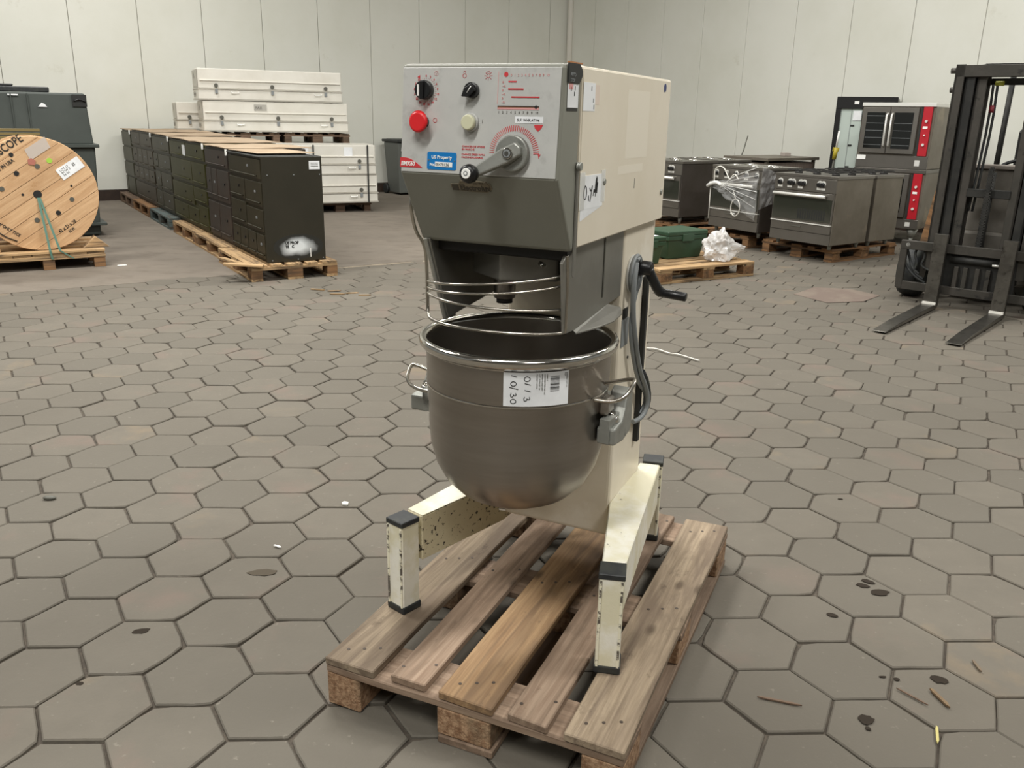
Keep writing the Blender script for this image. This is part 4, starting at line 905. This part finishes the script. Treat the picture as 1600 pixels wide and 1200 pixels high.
# ================================================================ background, right
def loc2(o, a, x, y, z=0): return (o[0]+x*cos(a)-y*sin(a), o[1]+x*sin(a)+y*cos(a), z)
# ---- small pallet with green crates and a plastic bag
A31 = radians(30.9)
sp_ = pallet('pallet', 'new pale pallet with green crates and a plastic bag right of the mixer', (1.353-.8*.5135, 7.811+.8*.858, 0), A31-pi/2, m_top=M_WOODN, m_cross=M_WOODN, m_block=M_WOODB, seed=80, bevel=.002)
M_GRN = mat('green_plastic', '2c4632', .45, c2='314c37', scale=3, bump=.03)
def tote(label, x, y, w_, d, h):
    t = thing('storage_crate', label, 'crate', loc2((x, y), 0, 0, 0, .1455), RB, 'green crates on the small pallet')
    b = MB(); i = .03; v = [b.b.verts.new(p) for p in ((i, i, 0), (w_-i, i, 0), (w_-i, d-i, 0), (i, d-i, 0), (0, 0, h-.06), (w_, 0, h-.06), (w_, d, h-.06), (0, d, h-.06))]
    for f in ((3, 2, 1, 0), (4, 5, 6, 7), (0, 1, 5, 4), (1, 2, 6, 5), (2, 3, 7, 6), (3, 0, 4, 7)): b.b.faces.new([v[q] for q in f])
    b.build('body', M_GRN, t, bevel=.012, seg=2); MB().box(-.012, w_+.012, -.012, d+.012, h-.085, h-.045).build('rim', M_GRN, t, bevel=.004)
    MB().box(-.016, w_+.016, -.016, d+.016, h-.043, h).build('lid', M_GRN, t, bevel=.01, seg=2); MB().box(w_*.35, w_*.65, -.022, -.01, h-.10, h-.03).build('clasp', M_GRN, t, bevel=.003)
    return t
tote('green plastic crate with lid in the middle of the small pallet', 1.50, 8.36, .50, .36, .275)
c1 = tote('front green plastic crate with a white sheet on its lid, beside the mixer column', 1.195, 7.98, .27, .34, .262)
tag(MB().box(0, .2, 0, .22, 0, .002).build('paper_sheet', M_PAPER, None, loc2((1.195, 7.98), RB, .04, .05, .4085), (0, 0, RB)), 'white paper sheet lying on the front green crate', 'paper')
M_BAG = glassy('clear_plastic_bag', 'e6e4e2', .62, .12, bump=.5)
def crumple(name, label, cat, loc, sx, sy, sz, seed, rz=0, mat_=None, tail=None, sub=4, amp=.35, flat=True):
    from mathutils import noise
    b = MB(); b.sphere((0, 0, 0), 1.0, sub=sub)
    for v in b.b.verts:
        p = v.co.copy(); n = noise.fractal(p*2.1+Vector((seed, 0, 0)), 1.0, 2.0, 5)+.5*noise.noise(p*5+Vector((0, seed, 0)))
        v.co = p*(1+amp*n)
        if tail and v.co.x > .2: v.co.x += (v.co.x-.2)*tail; v.co.y *= .8; v.co.z *= max(.25, 1-.55*(v.co.x-.2))
        v.co.x *= sx; v.co.y *= sy; v.co.z *= sz
        if flat and v.co.z < -.6*sz: v.co.z = -.6*sz
    for f in b.b.faces: f.smooth = False
    o = b.build(name, mat_ or M_BAG, None, loc, (0, 0, rz)); return tag(o, label, cat)
crumple('plastic_bag', 'crumpled clear plastic bag lying on the right end of the small pallet', 'bag', (2.02, 8.44, .252), .17, .13, .17, 3.0, A31, tail=1.05)
# ---- stove pallets
A35 = radians(35)
pallet('pallet', 'brown pallet under the cooker with two glossy burner tops at the right', (2.92, 10.118, 0), A35-pi/2, L=1.2, W=.98, m_top=M_WOODB, m_cross=M_WOODB, m_block=M_WOODB, seed=90, bevel=0)
pallet('pallet', 'brown pallet under the cooker half wrapped in clear film', (2.35, 11.08, 0), radians(-61), L=1.2, W=.93, m_top=M_WOODB, m_cross=M_WOODB, m_block=M_WOODB, seed=91, bevel=0)
pallet('pallet', 'brown pallet under the cooker right beside the mixer', (1.70, 12.05, 0), A35-pi/2, L=1.5, W=.85, m_top=M_WOODB, m_cross=M_WOODB, m_block=M_WOODB, seed=92, bevel=0)
M_INOX = mat('cooker_steel', '84807a', .34, .75, c2='77736c', scale=2, mix=(.35, .7), bump=.02)
M_INOXS = mat('cooker_side_steel', '857e73', .45, .5, c2='736b5f', scale=3, mix=(.35, .7), c3='958a78', s3=2)
M_INOXD = mat('cooker_dark_side', '443e39', .5, .2, c2='3c362f', scale=2)
M_GLS = mat('oven_door_glass', '33352e', .08, 0, spec=.8)
M_LIP = mat('bright_trim', 'e9e8e2', .22, .25)
M_IRON = mat('cast_iron', '242321', .6)
def cooker(label, FL, a, w_, d, z0, ztop, side, knobs=7, detail=2, front=True, window=False):
    """FL: front-left corner of the body; local x along the front, y into the depth"""
    t = thing('range_cooker', label, 'cooker', (FL[0], FL[1], .1455), a); H_ = ztop-.1455; zb = z0-.1455
    body = MB().box(0, w_, 0, d, zb, H_-.03).build('body', side, t, bevel=.004)
    MB().box(-.008, w_+.008, -.012, d+.008, H_-.032, H_).build('hob_top', M_INOX, t, bevel=.003)
    for (x, y) in ((.06, .08), (w_-.06, .08), (.06, d-.08), (w_-.06, d-.08)): MB().cyl((x, y, 0), (x, y, zb+.005), .018, .028, 12).build('leg', M_GREYW, t)
    if front:
        fp = MB().box(.002, w_-.002, -.014, 0, H_-.175, H_-.036).build('knob_panel', M_INOX, t, bevel=.002)
        for k in range(knobs):
            x = w_*(.10+.80*([0, .2, .27, .42, .49, .80, .87][k] if knobs == 7 else k/(knobs-1)))
            kb = MB().cyl((x, -.045, H_-.095), (x, -.014, H_-.095), .021, .026, 16).build('knob', M_BLK, t); MB().cyl((x, -.018, H_-.085), (x, -.014, H_-.085), .032, n=16).build('knob_collar', M_LIP, kb)
            if k not in (2, 4): MB().box(x-.03, x+.03, -.018, -.014, H_-.15, H_-.128).build('printed_label', M_LIP, kb)
        dr = MB().box(.008, w_-.008, -.024, -.002, zb+.30*(H_-zb), H_-.182).build('oven_door', M_INOX, t, bevel=.003)
        MB().box(.02, w_-.02, -.027, -.023, zb+.33*(H_-zb), H_-.245).build('door_glass', M_GLS, dr)
        MB().cyl((.03, -.06, H_-.215), (w_-.09, -.06, H_-.215), .016, n=12).build('door_handle', M_LIP, dr); MB().box(.03, .045, -.06, -.024, H_-.225, H_-.205).build('handle_post', M_INOX, dr); MB().box(w_-.105, w_-.09, -.06, -.024, H_-.225, H_-.205).build('handle_post', M_INOX, dr)
        MB().box(.008, w_-.008, -.030, -.002, zb+.285*(H_-zb), zb+.30*(H_-zb)).build('trim_strip', M_LIP, t)
        dw = MB().box(.008, w_-.008, -.022, -.002, zb+.16*(H_-zb), zb+.28*(H_-zb)).build('drawer', M_INOX, t, bevel=.002); MB().box(w_*.35, w_*.52, -.028, -.02, zb+.225*(H_-zb), zb+.24*(H_-zb)).build('drawer_pull', M_DGREY, dw)
        MB().box(.004, w_-.004, -.016, 0, zb, zb+.155*(H_-zb)).build('plinth', M_INOX, t, bevel=.002)
        if window:
            for q in range(12): MB().box(w_*.45+q*.03, w_*.45+q*.03+.02, -.0275, -.0265, zb+.35*(H_-zb), zb+.5*(H_-zb)).build('rack_slot', M_INK, dr)
    if detail == 0:
        for (u, v) in ((.22, .3), (.6, .3), (.22, .72), (.6, .72), (.86, .5)):
            bu = MB().cyl((u*w_, v*d, H_), (u*w_, v*d, H_+.008), .085, .08, 24).build('hot_plate', M_RIM, t)
            MB().cyl((u*w_, v*d, H_+.008), (u*w_, v*d, H_+.012), .03, n=12).build('plate_centre', M_LIP, bu)
        return t
    for (u, v) in ((.2, .28), (.5, .28), (.8, .28), (.2, .72), (.5, .72), (.8, .72))[:6 if detail > 1 else 4]:
        cx, cy = u*w_, v*d
        bu = MB().cyl((cx, cy, H_), (cx, cy, H_+.018), .045, .038, 14).build('burner', M_IRON, t); MB().cyl((cx, cy, H_+.018), (cx, cy, H_+.026), .03, n=12).build('burner_cap', M_LIP if detail > 2 else M_IRON, bu)
        g = MB(); r_ = .105
        for q in range(4): aa = pi/4+q*pi/2; g.box(-.004, .004, .02, r_, H_+.028, H_+.04, Matrix.Translation((cx, cy, 0)) @ Matrix.Rotation(aa, 4, 'Z'))
        g.tube([(cx+r_*cos(k*pi/2+pi/4)*1.1, cy+r_*sin(k*pi/2+pi/4)*1.1, H_+.03) for k in range(4)], .006, 5, closed=True); g.build('pan_support', M_IRON, t)
    return t
s1FL = (3.386-.80*cos(radians(-55)), 9.195+.80*sin(radians(55)))
k1 = cooker('steel range cooker with seven black knobs and wide window oven door, beside the red-panelled ovens', s1FL, radians(-55), .80, .64, .20, .925, M_INOXS, window=True)
k2 = cooker('plain back of a second steel cooker standing behind the seven-knob cooker', loc2(s1FL, radians(-55), 0, .70)[:2], radians(-55), .80, .50, .20, .925, M_INOXS, front=False)
s2FL = (2.84-.85*cos(radians(-61)), 10.06+.85*sin(radians(61)))
k3 = cooker('steel range cooker with clear film and white cable tied across its front', s2FL, radians(-61), .85, .60, .215, .952, M_INOXD, knobs=5, detail=0)
s3FL = (2.15-.80*cos(radians(-55)), 11.35+.80*sin(radians(55)))
k4 = cooker('dark-sided steel range cooker right beside the mixer housing', s3FL, radians(-55), .80, .66, .235, .948, M_INOXD, knobs=7, detail=0)
k5 = cooker('low wide cooker top behind the dark-sided cooker near the right wall', loc2(s3FL, radians(-55), 0, .69)[:2], radians(-55), .80, .62, .235, .955, M_INOXD, front=False, detail=0)
lb = MB().box(.40, .47, -.03, -.024, .245, .262).build('white_label', M_WHITE, k3)
# glossy reflective burner plates on the wrapped cooker
# film wrap and white cable on the wrapped cooker
def film():
    from mathutils import noise
    b = MB(); n, m_ = 26, 12; g = []
    for i in range(n+1):
        t = i/n; row_ = []
        for j in range(m_+1):
            v = j/m_-.5; wd = .03+.24*t**1.1; x = .14+.72*t if t < .82 else .14+.72*.82+.0; y = -.075-.01*t; ex_ = 0
            z = .565+wd*v*2-.02*t-.10*max(0, t-.1)*(1-v)*.6
            x = .10+.76*min(t, .985); 
            q = noise.noise(Vector((t*6, v*9, 1.7)))*.03+noise.noise(Vector((t*16, v*30, 4)))*.012
            row_.append(b.b.verts.new((x, -.07+q-.02*sin(pi*t), z+q*.4)))
        g.append(row_)
    for i in range(n):
        for j in range(m_): b.b.faces.new((g[i][j], g[i+1][j], g[i+1][j+1], g[i][j+1]))
    return b
o = thing('film_wrap', 'twisted clear plastic film stretched across the front of the wrapped cooker', 'plastic film', (s2FL[0], s2FL[1], .1455), radians(-61))
film().build('film_sheet', glassy('cling_film', 'ffffff', .17, .12, spec=1.0, bump=1.0), o)
b = MB(); b.tube([(.0, -.07, .55), (.06, -.09, .575), (.13, -.085, .60), (.19, -.08, .60), (.24, -.075, .575)], .022, 8, sub=2); b.build('twisted_knot', mat('white_film', 'e2e2df', .3), o)
from mathutils import noise as _n
for k in range(6):
    v = (0, .22, .4, .66, .8, 1)[k]; MB().tube([(.20+.01*k, -.085, .60-.012*k), (.45, -.10, .62+.10*(v-.5)*1.4-.05*(1-v)), (.86, -.09-.01*(k % 2), .36+.46*v)], .0018+.0012*(k % 3), 5, sub=2).build('film_fold_streak', MAT['white_film'], o)  # white strands added for the bright light streaks along the film folds
b = MB(); side_f = []
for i in range(11):
    row_ = []
    for j in range(9):
        y = -.05+.32*i/10; z = .36+(.50*j/8-.02)*(1-.45*i/10)+.09*i/10; q = _n.noise(Vector((i*.9, j*.9, 3)))*.025; row_.append(b.b.verts.new((.875+q, y, z)))
    side_f.append(row_)
for i in range(10):
    for j in range(8): b.b.faces.new((side_f[i][j], side_f[i+1][j], side_f[i+1][j+1], side_f[i][j+1]))
b.build('film_side', MAT['cling_film'], o)
wc = thing('white_cable', 'white looped cable hanging over the front of the wrapped cooker', 'cable', (s2FL[0], s2FL[1], .1455), radians(-61))
b = MB(); b.tube([(.10, -.06, .60), (.10, -.07, .74), (.16, -.07, .795), (.26, -.07, .785), (.33, -.07, .70), (.38, -.07, .64), (.42, -.07, .70), (.47, -.07, .72), (.52, -.07, .66)], .008, 6, sub=2)
b.tube([(.50+.075*cos(a), -.055, .33+.10*sin(a)) for a in [2*pi*k/20 for k in range(20)]], .007, 6, closed=True); b.tube([(.45, -.06, .52), (.48, -.06, .46), (.50, -.056, .43)], .006, 6)
b.tube([(.03, -.05, .56), (.025, -.04, .3), (.02, -.035, .15)], .006, 6); b.build('cable', M_WCABLE, wc)
# steel work table behind
tb = thing('work_table', 'steel work table with pale side panel behind the cookers by the right wall', 'table', (3.07, 12.96, 0), radians(-53))
MB().box(-.02, .77, -.02, 1.2, .93, .97).build('table_top', M_INOXS, tb, bevel=.004); MB().box(.03, .72, .03, 1.15, .18, .90).build('cabinet_body', mat('wood_grain_panel', '7d7068', .6, c2='6f635a', scale=4, stretch=(6, 6, .5)), tb)
for x in (.04, .71):
    for y in (.04, 1.14): MB().box(x-.02, x+.02, y-.02, y+.02, 0, .93).build('leg', M_INOXS, tb)
bx_ = tag(MB().box(-.06, .06, -.05, .05, 0, .05).build('junction_box', mat('pinkish_grey', 'a99f98', .6), None, loc2((3.07, 12.96), radians(-53), .35, .95, .9705), (0, 0, .3), bevel=.004), 'small pinkish grey box on the steel work table', 'box')
tag(MB().tube([(3.33, 13.05, .985), (3.37, 13.12, 1.05), (3.42, 13.22, 1.17), (3.46, 13.3, 1.25)], .008, 6).build('bent_rod', M_DGREY, None), 'thin bent rod sticking up from the steel work table', 'rod')
# ---- double ovens with red panels
AO = radians(-42); KO = (5.0, 10.78)
def zo(z): return 1.482+(z-1.482)*.93
def oven(label, zb, zt, base, full):
    t = thing('convection_oven', label, 'oven', (KO[0], KO[1], zb), AO, 'stacked convection ovens with red control panels'); H_ = zt-zb; x0 = -.845; xr = -.105
    MB().box(x0, .03, .01, .78, .0, H_).build('body', M_INOXS, t, bevel=.005)
    MB().box(x0-.005, .035, -.015, .78, H_-.045, H_).build('top_trim', M_LIP if full else M_INOX, t, bevel=.004)
    MB().box(x0-.0, .03, -.012, .01, 0, base).build('base_apron', M_INOX, t, bevel=.003)
    pn = MB().box(xr, -.0, -.014, .01, base+.004, H_-.048).build('control_panel', mat('oven_red', 'b3202c', .35), t, bevel=.002)
    for zz, mm in ((.66, M_LIP), (.40, M_WHITE), (.22, M_LIP)):
        z_ = base+(H_-base)*zz; MB().cyl((xr/2, -.03, z_), (xr/2, -.014, z_), .016 if mm is not M_WHITE else .009, n=14).build('knob', mm, pn)
    MB().box(xr+.02, -.03, -.016, -.013, base+(H_-base)*.52, base+(H_-base)*.565).build('display', M_WHITE, pn)
    wd = (xr-.03-x0-.03)/2
    MB().box(xr-.028, xr-.004, -.006, .01, base, H_-.05).build('side_groove', M_INK, t)
    for k in range(2):
        a = x0+.02+k*wd; d_ = MB().box(a, a+wd-.004, -.030, .004, base+.02, H_-.055).build('door', M_INOX, t, bevel=.004)
        MB().box(a+.055, a+wd-.06, -.033, -.029, base+.08, H_-.115).build('door_window', mat('black_oven_glass', '121311', .08, spec=.8), d_)
        for q in range(4 if k else 5): zz = base+.12+q*(H_-base-.28)/4; MB().box(a+.06, a+wd-.065, -.0345, -.033, zz, zz+.004).build('oven_rack', M_CABLE, d_)
        hx_ = a+wd-.03 if k == 0 else a+.03
        MB().tube([(hx_, -.03, base+.10), (hx_, -.065, base+.12), (hx_, -.065, H_-.15), (hx_, -.03, H_-.13)], .012, 8).build('door_handle', M_LIP, d_)
    nb = MB().box(-.12, -.06, -.015, -.012, base*.25, base*.7).build('name_plate', M_LIP, t); 
    if full: MB().box(x0+.01, x0+.12, -.015, -.012, base*.6, base*.95).build('white_label', M_WHITE, t)
    return t
oven('upper convection oven with double window doors and red control panel', zo(.895), zo(1.735), .155, True)
lo = oven('lower convection oven with red control panel under the matching upper one', zo(.115), zo(.89), .115, False)
for x in (-.78, -.05):
    for y in (.08, .68):
        b = MB(); b.cyl((x, y, -zo(.115)), (x, y, -zo(.115)+.1), .022, n=12); b.cyl((x, y, -zo(.115)+.1), (x, y, 0), .03, .075, 12); b.build('leg', M_GREYW, lo)
# glass display door and squeegee pole
gd = thing('display_fridge', 'tall black-framed glass-door display cabinet behind the stacked ovens', 'cabinet', (4.55, 12.81, 0), radians(-24))
MB().box(0, .80, .06, .42, .0, 1.81).build('carcass', M_INK, gd); 
for z0_, z1_, x0_, x1_ in ((0, .22, 0, .80), (1.66, 1.82, 0, .80), (.22, 1.66, 0, .07), (.22, 1.66, .36, .80)): MB().box(x0_, x1_, 0, .06, z0_, z1_).build('door_frame', M_BLK, gd, bevel=.003)
MB().box(.07, .36, .03, .036, .22, 1.66).build('glass_pane', mat('greenish_glass', 'bdc8c1', .12, 0, spec=.6), gd)
for z in (.5, .85, 1.15, 1.42): MB().box(.22, .27, .02, .03, z, z+.02).build('shelf_clip', M_INK, gd)
MB().box(.215, .22, .025, .031, .22, 1.66).build('glass_edge', M_CABLE, gd); MB().box(.24, .35, .018, .026, 1.5, 1.63).build('notice', M_PAPER, gd); MB().box(.24, .30, -.003, 0, 1.72, 1.76).build('sticker', M_WHITE, gd)
po = thing('squeegee_pole', 'thin pole with yellow grip leaning beside the black glass-door cabinet', 'pole', (4.37, 12.30, 0), 0, rot=(radians(3), radians(2.5), 0))
MB().cyl((0, 0, 0), (0, 0, 1.14), .013, n=8).build('shaft', M_DGREY, po); MB().cyl((0, 0, .98), (0, 0, 1.14), .028, .034, 10).build('grip', mat('yellow_grip', 'b5a535', .5), po); MB().cyl((0.0, 0, 1.14), (.0, 0, 1.36), .014, n=8).build('white_tip', M_WHITE, po)
MB().box(-.04, .04, -.015, .015, 1.09, 1.14).build('clamp', MAT['yellow_grip'], po)

# ---- forklift
FA = radians(-41); FK = (3.45, 7.06)
M_FK = mat('forklift_steel', '3f3d38', .5, .4, c2='4a4641', scale=6, mix=(.4, .65), c3='2a2927', s3=10, bump=.1)
M_FKB = mat('forklift_blade', '6f6c66', .32, .85, c2='5c5954', scale=9, mix=(.4, .65), c3='3f3c38', s3=14, m3=(.55, .7), bump=.1)
M_FKD = mat('forklift_black', '1d1d1b', .6, .2, c2='2b2a27', scale=7)
M_FKG = mat('forklift_body', '77726a', .5, .0, c2='68635b', scale=3)
fk = thing('forklift', 'dark grey forklift with empty forks on the ground at the right edge', 'forklift', (FK[0], FK[1], 0), FA)
for x0 in (.005, .513):
    P = [(-1.22, .012), (-1.22, .018), (-.9, .036), (-.06, .046), (-.035, .05), (-.012, .62), (.03, .62), (.03, .03), (.0, .008)]
    f_ = MB().prism([(y, z) for y, z in P], x0, x0+.103, 'x').build('fork', M_FKB, fk, bevel=.003)
    MB().box(x0, x0+.103, -.06, -.034, .044, .062).build('heel_highlight', mat('heel_highlight_white', 'efece4', .45, .2), f_)  # near-white strip is a painted highlight along the fork heel
    MB().box(x0+.01, x0+.093, .02, .07, .50, .60).build('fork_hook', M_FK, f_)
cg = MB().box(-.27, .89, .06, .10, .46, .535).build('carriage_bar', M_FK, fk, bevel=.004)
MB().box(-.25, .87, .065, .10, .12, .19).build('carriage_bar', M_FK, fk, bevel=.004)
for x in (-.27, .83): MB().box(x, x+.055, .062, .10, .13, .53).build('carriage_end_plate', M_FK, fk, bevel=.003)
MB().box(.0, .62, .10, .14, .13, .50).build('carriage_back_plate', M_FKD, fk)
MB().cyl((.13, .09, .415), (.50, .09, .415), .03, n=14).build('side_shift_cylinder', M_FKD, fk); MB().cyl((.45, .07, .405), (.51, .07, .405), .012, n=10).build('piston_rod', M_LIP, fk)
for x in (.17, .24, .33, .41): MB().box(x, x+.035, .075, .105, .16, .36).build('carriage_rib', M_FK, fk, bevel=.003)
for sg, xs_ in ((1, (-.075, .005, .085)), (-1, (.62, .54, .46))):
    for q, x in enumerate(xs_):
        r_ = MB(); ya = .10+.02*q; zt_ = 1.93-.02*q; z0_ = .30-.06*q; wx = x if sg > 0 else x+.052
        r_.box(x, x+.070, ya, ya+.022, z0_, zt_); r_.box(wx, wx+.018, ya, ya+.13, z0_, zt_); r_.box(x, x+.070, ya+.11, ya+.13, z0_, zt_)
        r_.build(('outer', 'middle', 'inner')[q]+'_mast_rail', M_FK if q != 1 else M_FKD, fk, bevel=.002)
    x = .10 if sg > 0 else .52
    MB().cyl((x, .33, .30), (x, .33, 1.80), .022, n=12).build('lift_cylinder', M_FKD, fk)
MB().box(-.07, .69, .10, .20, 1.835, 1.925).build('top_crossbar', M_FK, fk, bevel=.004); MB().box(.15, .47, .13, .2, .92, .985).build('mid_crossbar', M_FKD, fk, bevel=.004)
MB().box(.12, .5, .26, .30, 1.78, 1.83).build('rear_crossbar', M_FKD, fk)
for z, l in ((1.885, .05), (1.74, .035)): MB().cyl((-l-.07, .15, z), (-.06, .15, z), .022, n=12).build('mast_pin', M_FK, fk)
ch = MB()
for k in range(30):
    z = .50+k*.022; ch.box(.29, .335, .10, .118, z, z+.012)
    ch.box(.30, .325, .098, .12, z+.010, z+.024)
ch.build('lift_chain', M_FKD, fk); MB().cyl((.31, .16, .3), (.31, .16, 1.12), .03, n=14).build('centre_cylinder', M_FKD, fk)
MB().cyl((.20, .22, 1.79), (.26, .22, 1.79), .018, n=12).build('hydraulic_fitting', mat('yellow_green_fitting', 'a8a83c', .4), fk)
for x in (.185, .215): MB().tube([(x, .22, 1.78), (x+.005, .25, 1.5), (x-.01, .25, 1.1), (x-.02, .22, .8)], .010, 8, sub=1).build('hydraulic_hose', M_BLKR, fk)
rc = MB().cyl((.185, .24, 1.60), (.22, .24, 1.60), .03, n=12).build('red_clip', mat('dark_red_cloth', '7e2a33', .6), fk)
for k, P in enumerate(([(-.20, .12, .50), (-.235, .10, .42), (-.22, .10, .32), (-.14, .10, .24), (-.04, .10, .19)], [(-.14, .12, .50), (-.16, .10, .42), (-.12, .10, .35), (-.15, .10, .27), (-.06, .10, .22)], [(-.10, .12, .49), (-.07, .10, .40), (-.10, .10, .33), (-.02, .10, .30)], [(-.23, .12, .46), (-.19, .12, .36), (-.16, .10, .30), (-.10, .10, .26)])):
    MB().tube(P, .011, 8, sub=2).build('hydraulic_hose', M_BLKR, fk)
MB().cyl((-.21, .1, .50), (-.21, .06, .50), .018, n=8).build('hose_fitting', M_LIP, fk)
# chassis, wheels, guard, dash
MB().box(-.10, .72, .50, 1.9, .18, .62).build('chassis', M_FKG, fk, bevel=.03, seg=2); MB().box(-.14, .76, 1.1, 2.1, .60, .95).build('seat_bonnet', M_FKG, fk, bevel=.04, seg=2)
MB().box(-.12, .74, 1.9, 2.35, .15, 1.0).build('counterweight', M_FKG, fk, bevel=.08, seg=3)
MB().box(.0, .62, .52, .60, .60, 1.13).build('dashboard', M_FKG, fk, bevel=.02); MB().box(-.03, .66, .50, .62, 1.13, 1.165).build('dash_ledge', mat('dusty_ledge', '9b928a', .7), fk, bevel=.006)
MB().tube([(.33+.16*cos(a), .86+.10*sin(a), 1.08+.11*sin(a)) for a in [2*pi*k/24 for k in range(24)]], .015, 8, closed=True).build('steering_wheel', M_BLK, fk); MB().cyl((.33, .62, .95), (.33, .86, 1.08), .025, n=12).build('steering_column', M_BLK, fk)
MB().tube([(.47, .60, 1.17), (.55, .56, 1.21), (.62, .56, 1.20)], .012, 8).build('control_lever', M_BLK, fk)
for x in (-.05, .67):
    MB().tube([(x, .52, .60), (x+(.08 if x < 0 else -.08)*.0, .56, 1.2), (x, .68, 1.88), (x, .82, 1.96), (x, 1.9, 1.98)], .026, 8, sub=1).build('guard_pillar', M_FKD, fk)
    MB().cyl((x, 1.85, .9), (x, 1.9, 1.97), .026, n=8).build('guard_pillar', M_FKD, fk)
for y in (.85, 1.05, 1.25, 1.45, 1.65, 1.88): MB().box(-.05, .67, y, y+.035, 1.95, 1.975).build('guard_bar', M_FKD, fk)
MB().box(.15, .47, 1.25, 1.55, .95, 1.05).build('seat', M_BLK, fk, bevel=.03, seg=2); MB().box(.15, .47, 1.55, 1.65, 1.0, 1.45).build('seat_back', M_BLK, fk, bevel=.03, seg=2)
for (x, y, r_) in ((-.25, .48, .235), (.75, .48, .235), (-.16, 1.95, .19), (.68, 1.95, .19)):
    t_ = MB().lathe([(.0, -.07), (r_*.55, -.07), (r_*.6, -.085), (r_*.93, -.085), (r_, -.05), (r_, .05), (r_*.93, .085), (r_*.6, .085), (r_*.55, .07), (0, .07)], 32).build('wheel', M_BLKR, fk, (x, y, r_+.002), (0, pi/2, 0)); MB().cyl((0, 0, -.075), (0, 0, .075), r_*.4, n=16).build('wheel_hub', M_FKG, t_)
# plank leaning behind the mast
tag(MB().box(-.05, .05, -.015, .015, 0, .92).build('leaning_plank', M_WOODB, None, (4.05, 8.55, 0), (radians(2), radians(8), FA), bevel=.002), 'brown wooden plank standing between forklift and ovens', 'plank')

# ================================================================ small things on the floor
rr = random.Random(12)
def splinter(x0, y0, x1, y1, wd, label, m_=None, cat='splinter', nm='wood_splinter'):
    d = Vector((x1-x0, y1-y0)); L_ = d.length
    P = [(-L_/2, -wd*.2), (-L_*.3, -wd*.5), (L_*.35, -wd*.45), (L_/2, 0), (L_*.3, wd*.5), (-L_*.4, wd*.45)]
    tag(MB().prism(P, .001, .001+min(wd*.6, .008)).build(nm, m_ or M_WOODN, None, ((x0+x1)/2, (y0+y1)/2, .0025), (0, 0, atan2(d.y, d.x))), label, cat)
splinter(.676, 1.928, .786, 1.895, .007, 'dark brown wood splinter right of the foreground pallet corner', M_WOODD)
splinter(1.163, 1.976, 1.179, 1.897, .010, 'thick pale wood splinter beside a dark oil drop', M_WOODN)
splinter(1.071, 1.978, 1.127, 1.908, .005, 'thin grey splinter left of the thick pale splinter', M_WOODD)
splinter(1.348, 2.111, 1.346, 2.057, .008, 'short grey-brown splinter nearest the right edge', M_WOOD)
splinter(1.11, 1.826, 1.082, 1.76, .007, 'yellowish straw splinter at the bottom right', mat('straw', 'b8ad6e', .7))
splinter(-.835, 2.705, -.805, 2.69, .007, 'tiny white chip beside the soft dark oil stain', M_WHITE)
splinter(-.66, 3.055, -.635, 3.045, .02, 'small white crumb left of the mixer base', M_WHITE)
splinter(-3.86, 8.20, -3.78, 8.24, .03, 'white torn strip lying beside the spool pallet', M_WHITE)
for k in range(5): x, y = -1.72+.09*k+rr.gauss(0, .03), 7.25-.06*k+rr.gauss(0, .05); splinter(x, y, x+.10+.05*rr.random(), y-.04+.08*rr.random(), .018, ['palest', 'longest', 'middle', 'shortest', 'rightmost'][k]+' of the pine splinters scattered in front of the nearest black cabinet', M_WOODN)
tag(MB().sphere((0, 0, .008), .018, 1.5, .8, .45).build('pebble', M_DGREY, None, (-1.81, 3.043, .001)), 'dark oval pebble lying on a paver at the left', 'pebble')
wc2 = tag(MB().tube([(.80, 5.62, .012), (.893, 5.49, .012), (.955, 5.50, .012), (1.03, 5.37, .012), (1.08, 5.37, .012), (1.17, 5.24, .012), (1.19, 5.215, .012)], .0055, 6, sub=2).build('white_wire', M_WCABLE, None), 'thin white wire lying on the pavers behind the mixer', 'wire')
M_OIL = mat('dark_oil_spot', '332d27', .9, spec=.1)
def blot(x, y, r, asp, a, seed, soft=False):
    q = random.Random(seed); P = [(r*asp*cos(2*pi*k/14)*(1+q.gauss(0, .1)), r*sin(2*pi*k/14)*(1+q.gauss(0, .12))) for k in range(14)]
    MB().prism(P, .0016, .0026).build('oil_spot', mat('soft_oil_spot', '544d43', .9, spec=.1) if soft else M_OIL, floor, (x, y, 0), (0, 0, a))
for k, (x, y, r, asp, a) in enumerate(((1.19, 2.52, .013, 1.6, -.4), (1.217, 2.548, .012, 1.8, -.6), (1.228, 2.478, .020, 1.5, .1), (1.022, 2.336, .011, 1.6, -.3), (1.211, 2.022, .018, 1.3, -.5), (.938, 1.85, .019, 1.1, .4), (.93, 1.815, .007, 1, 0), (1.09, 2.02, .007, 1.3, 0), (1.055, 2.03, .004, 2.5, 0), (-1.084, 2.173, .014, 1.8, .3), (-1.144, 1.928, .007, 1.4, .3), (-.268, 3.858, .022, 1.8, .1), (1.30, 2.785, .008, 2, 0), (1.36, 3.2, .007, 1.5, 0))): blot(x, y, r, asp, a, k)
blot(-.822, 2.524, .022, 2.2, .1, 33, True)
MB().prism([(2.50, 7.50), (2.80, 7.85), (3.12, 7.80), (3.28, 7.52), (3.02, 7.24), (2.68, 7.16)], .001, .004).build('repair_patch', mat('pinkish_mortar', '6f6158', .9, c2='786c61', scale=5, bump=.3), floor, label='pinkish mortar patch in the pavers left of the forklift')
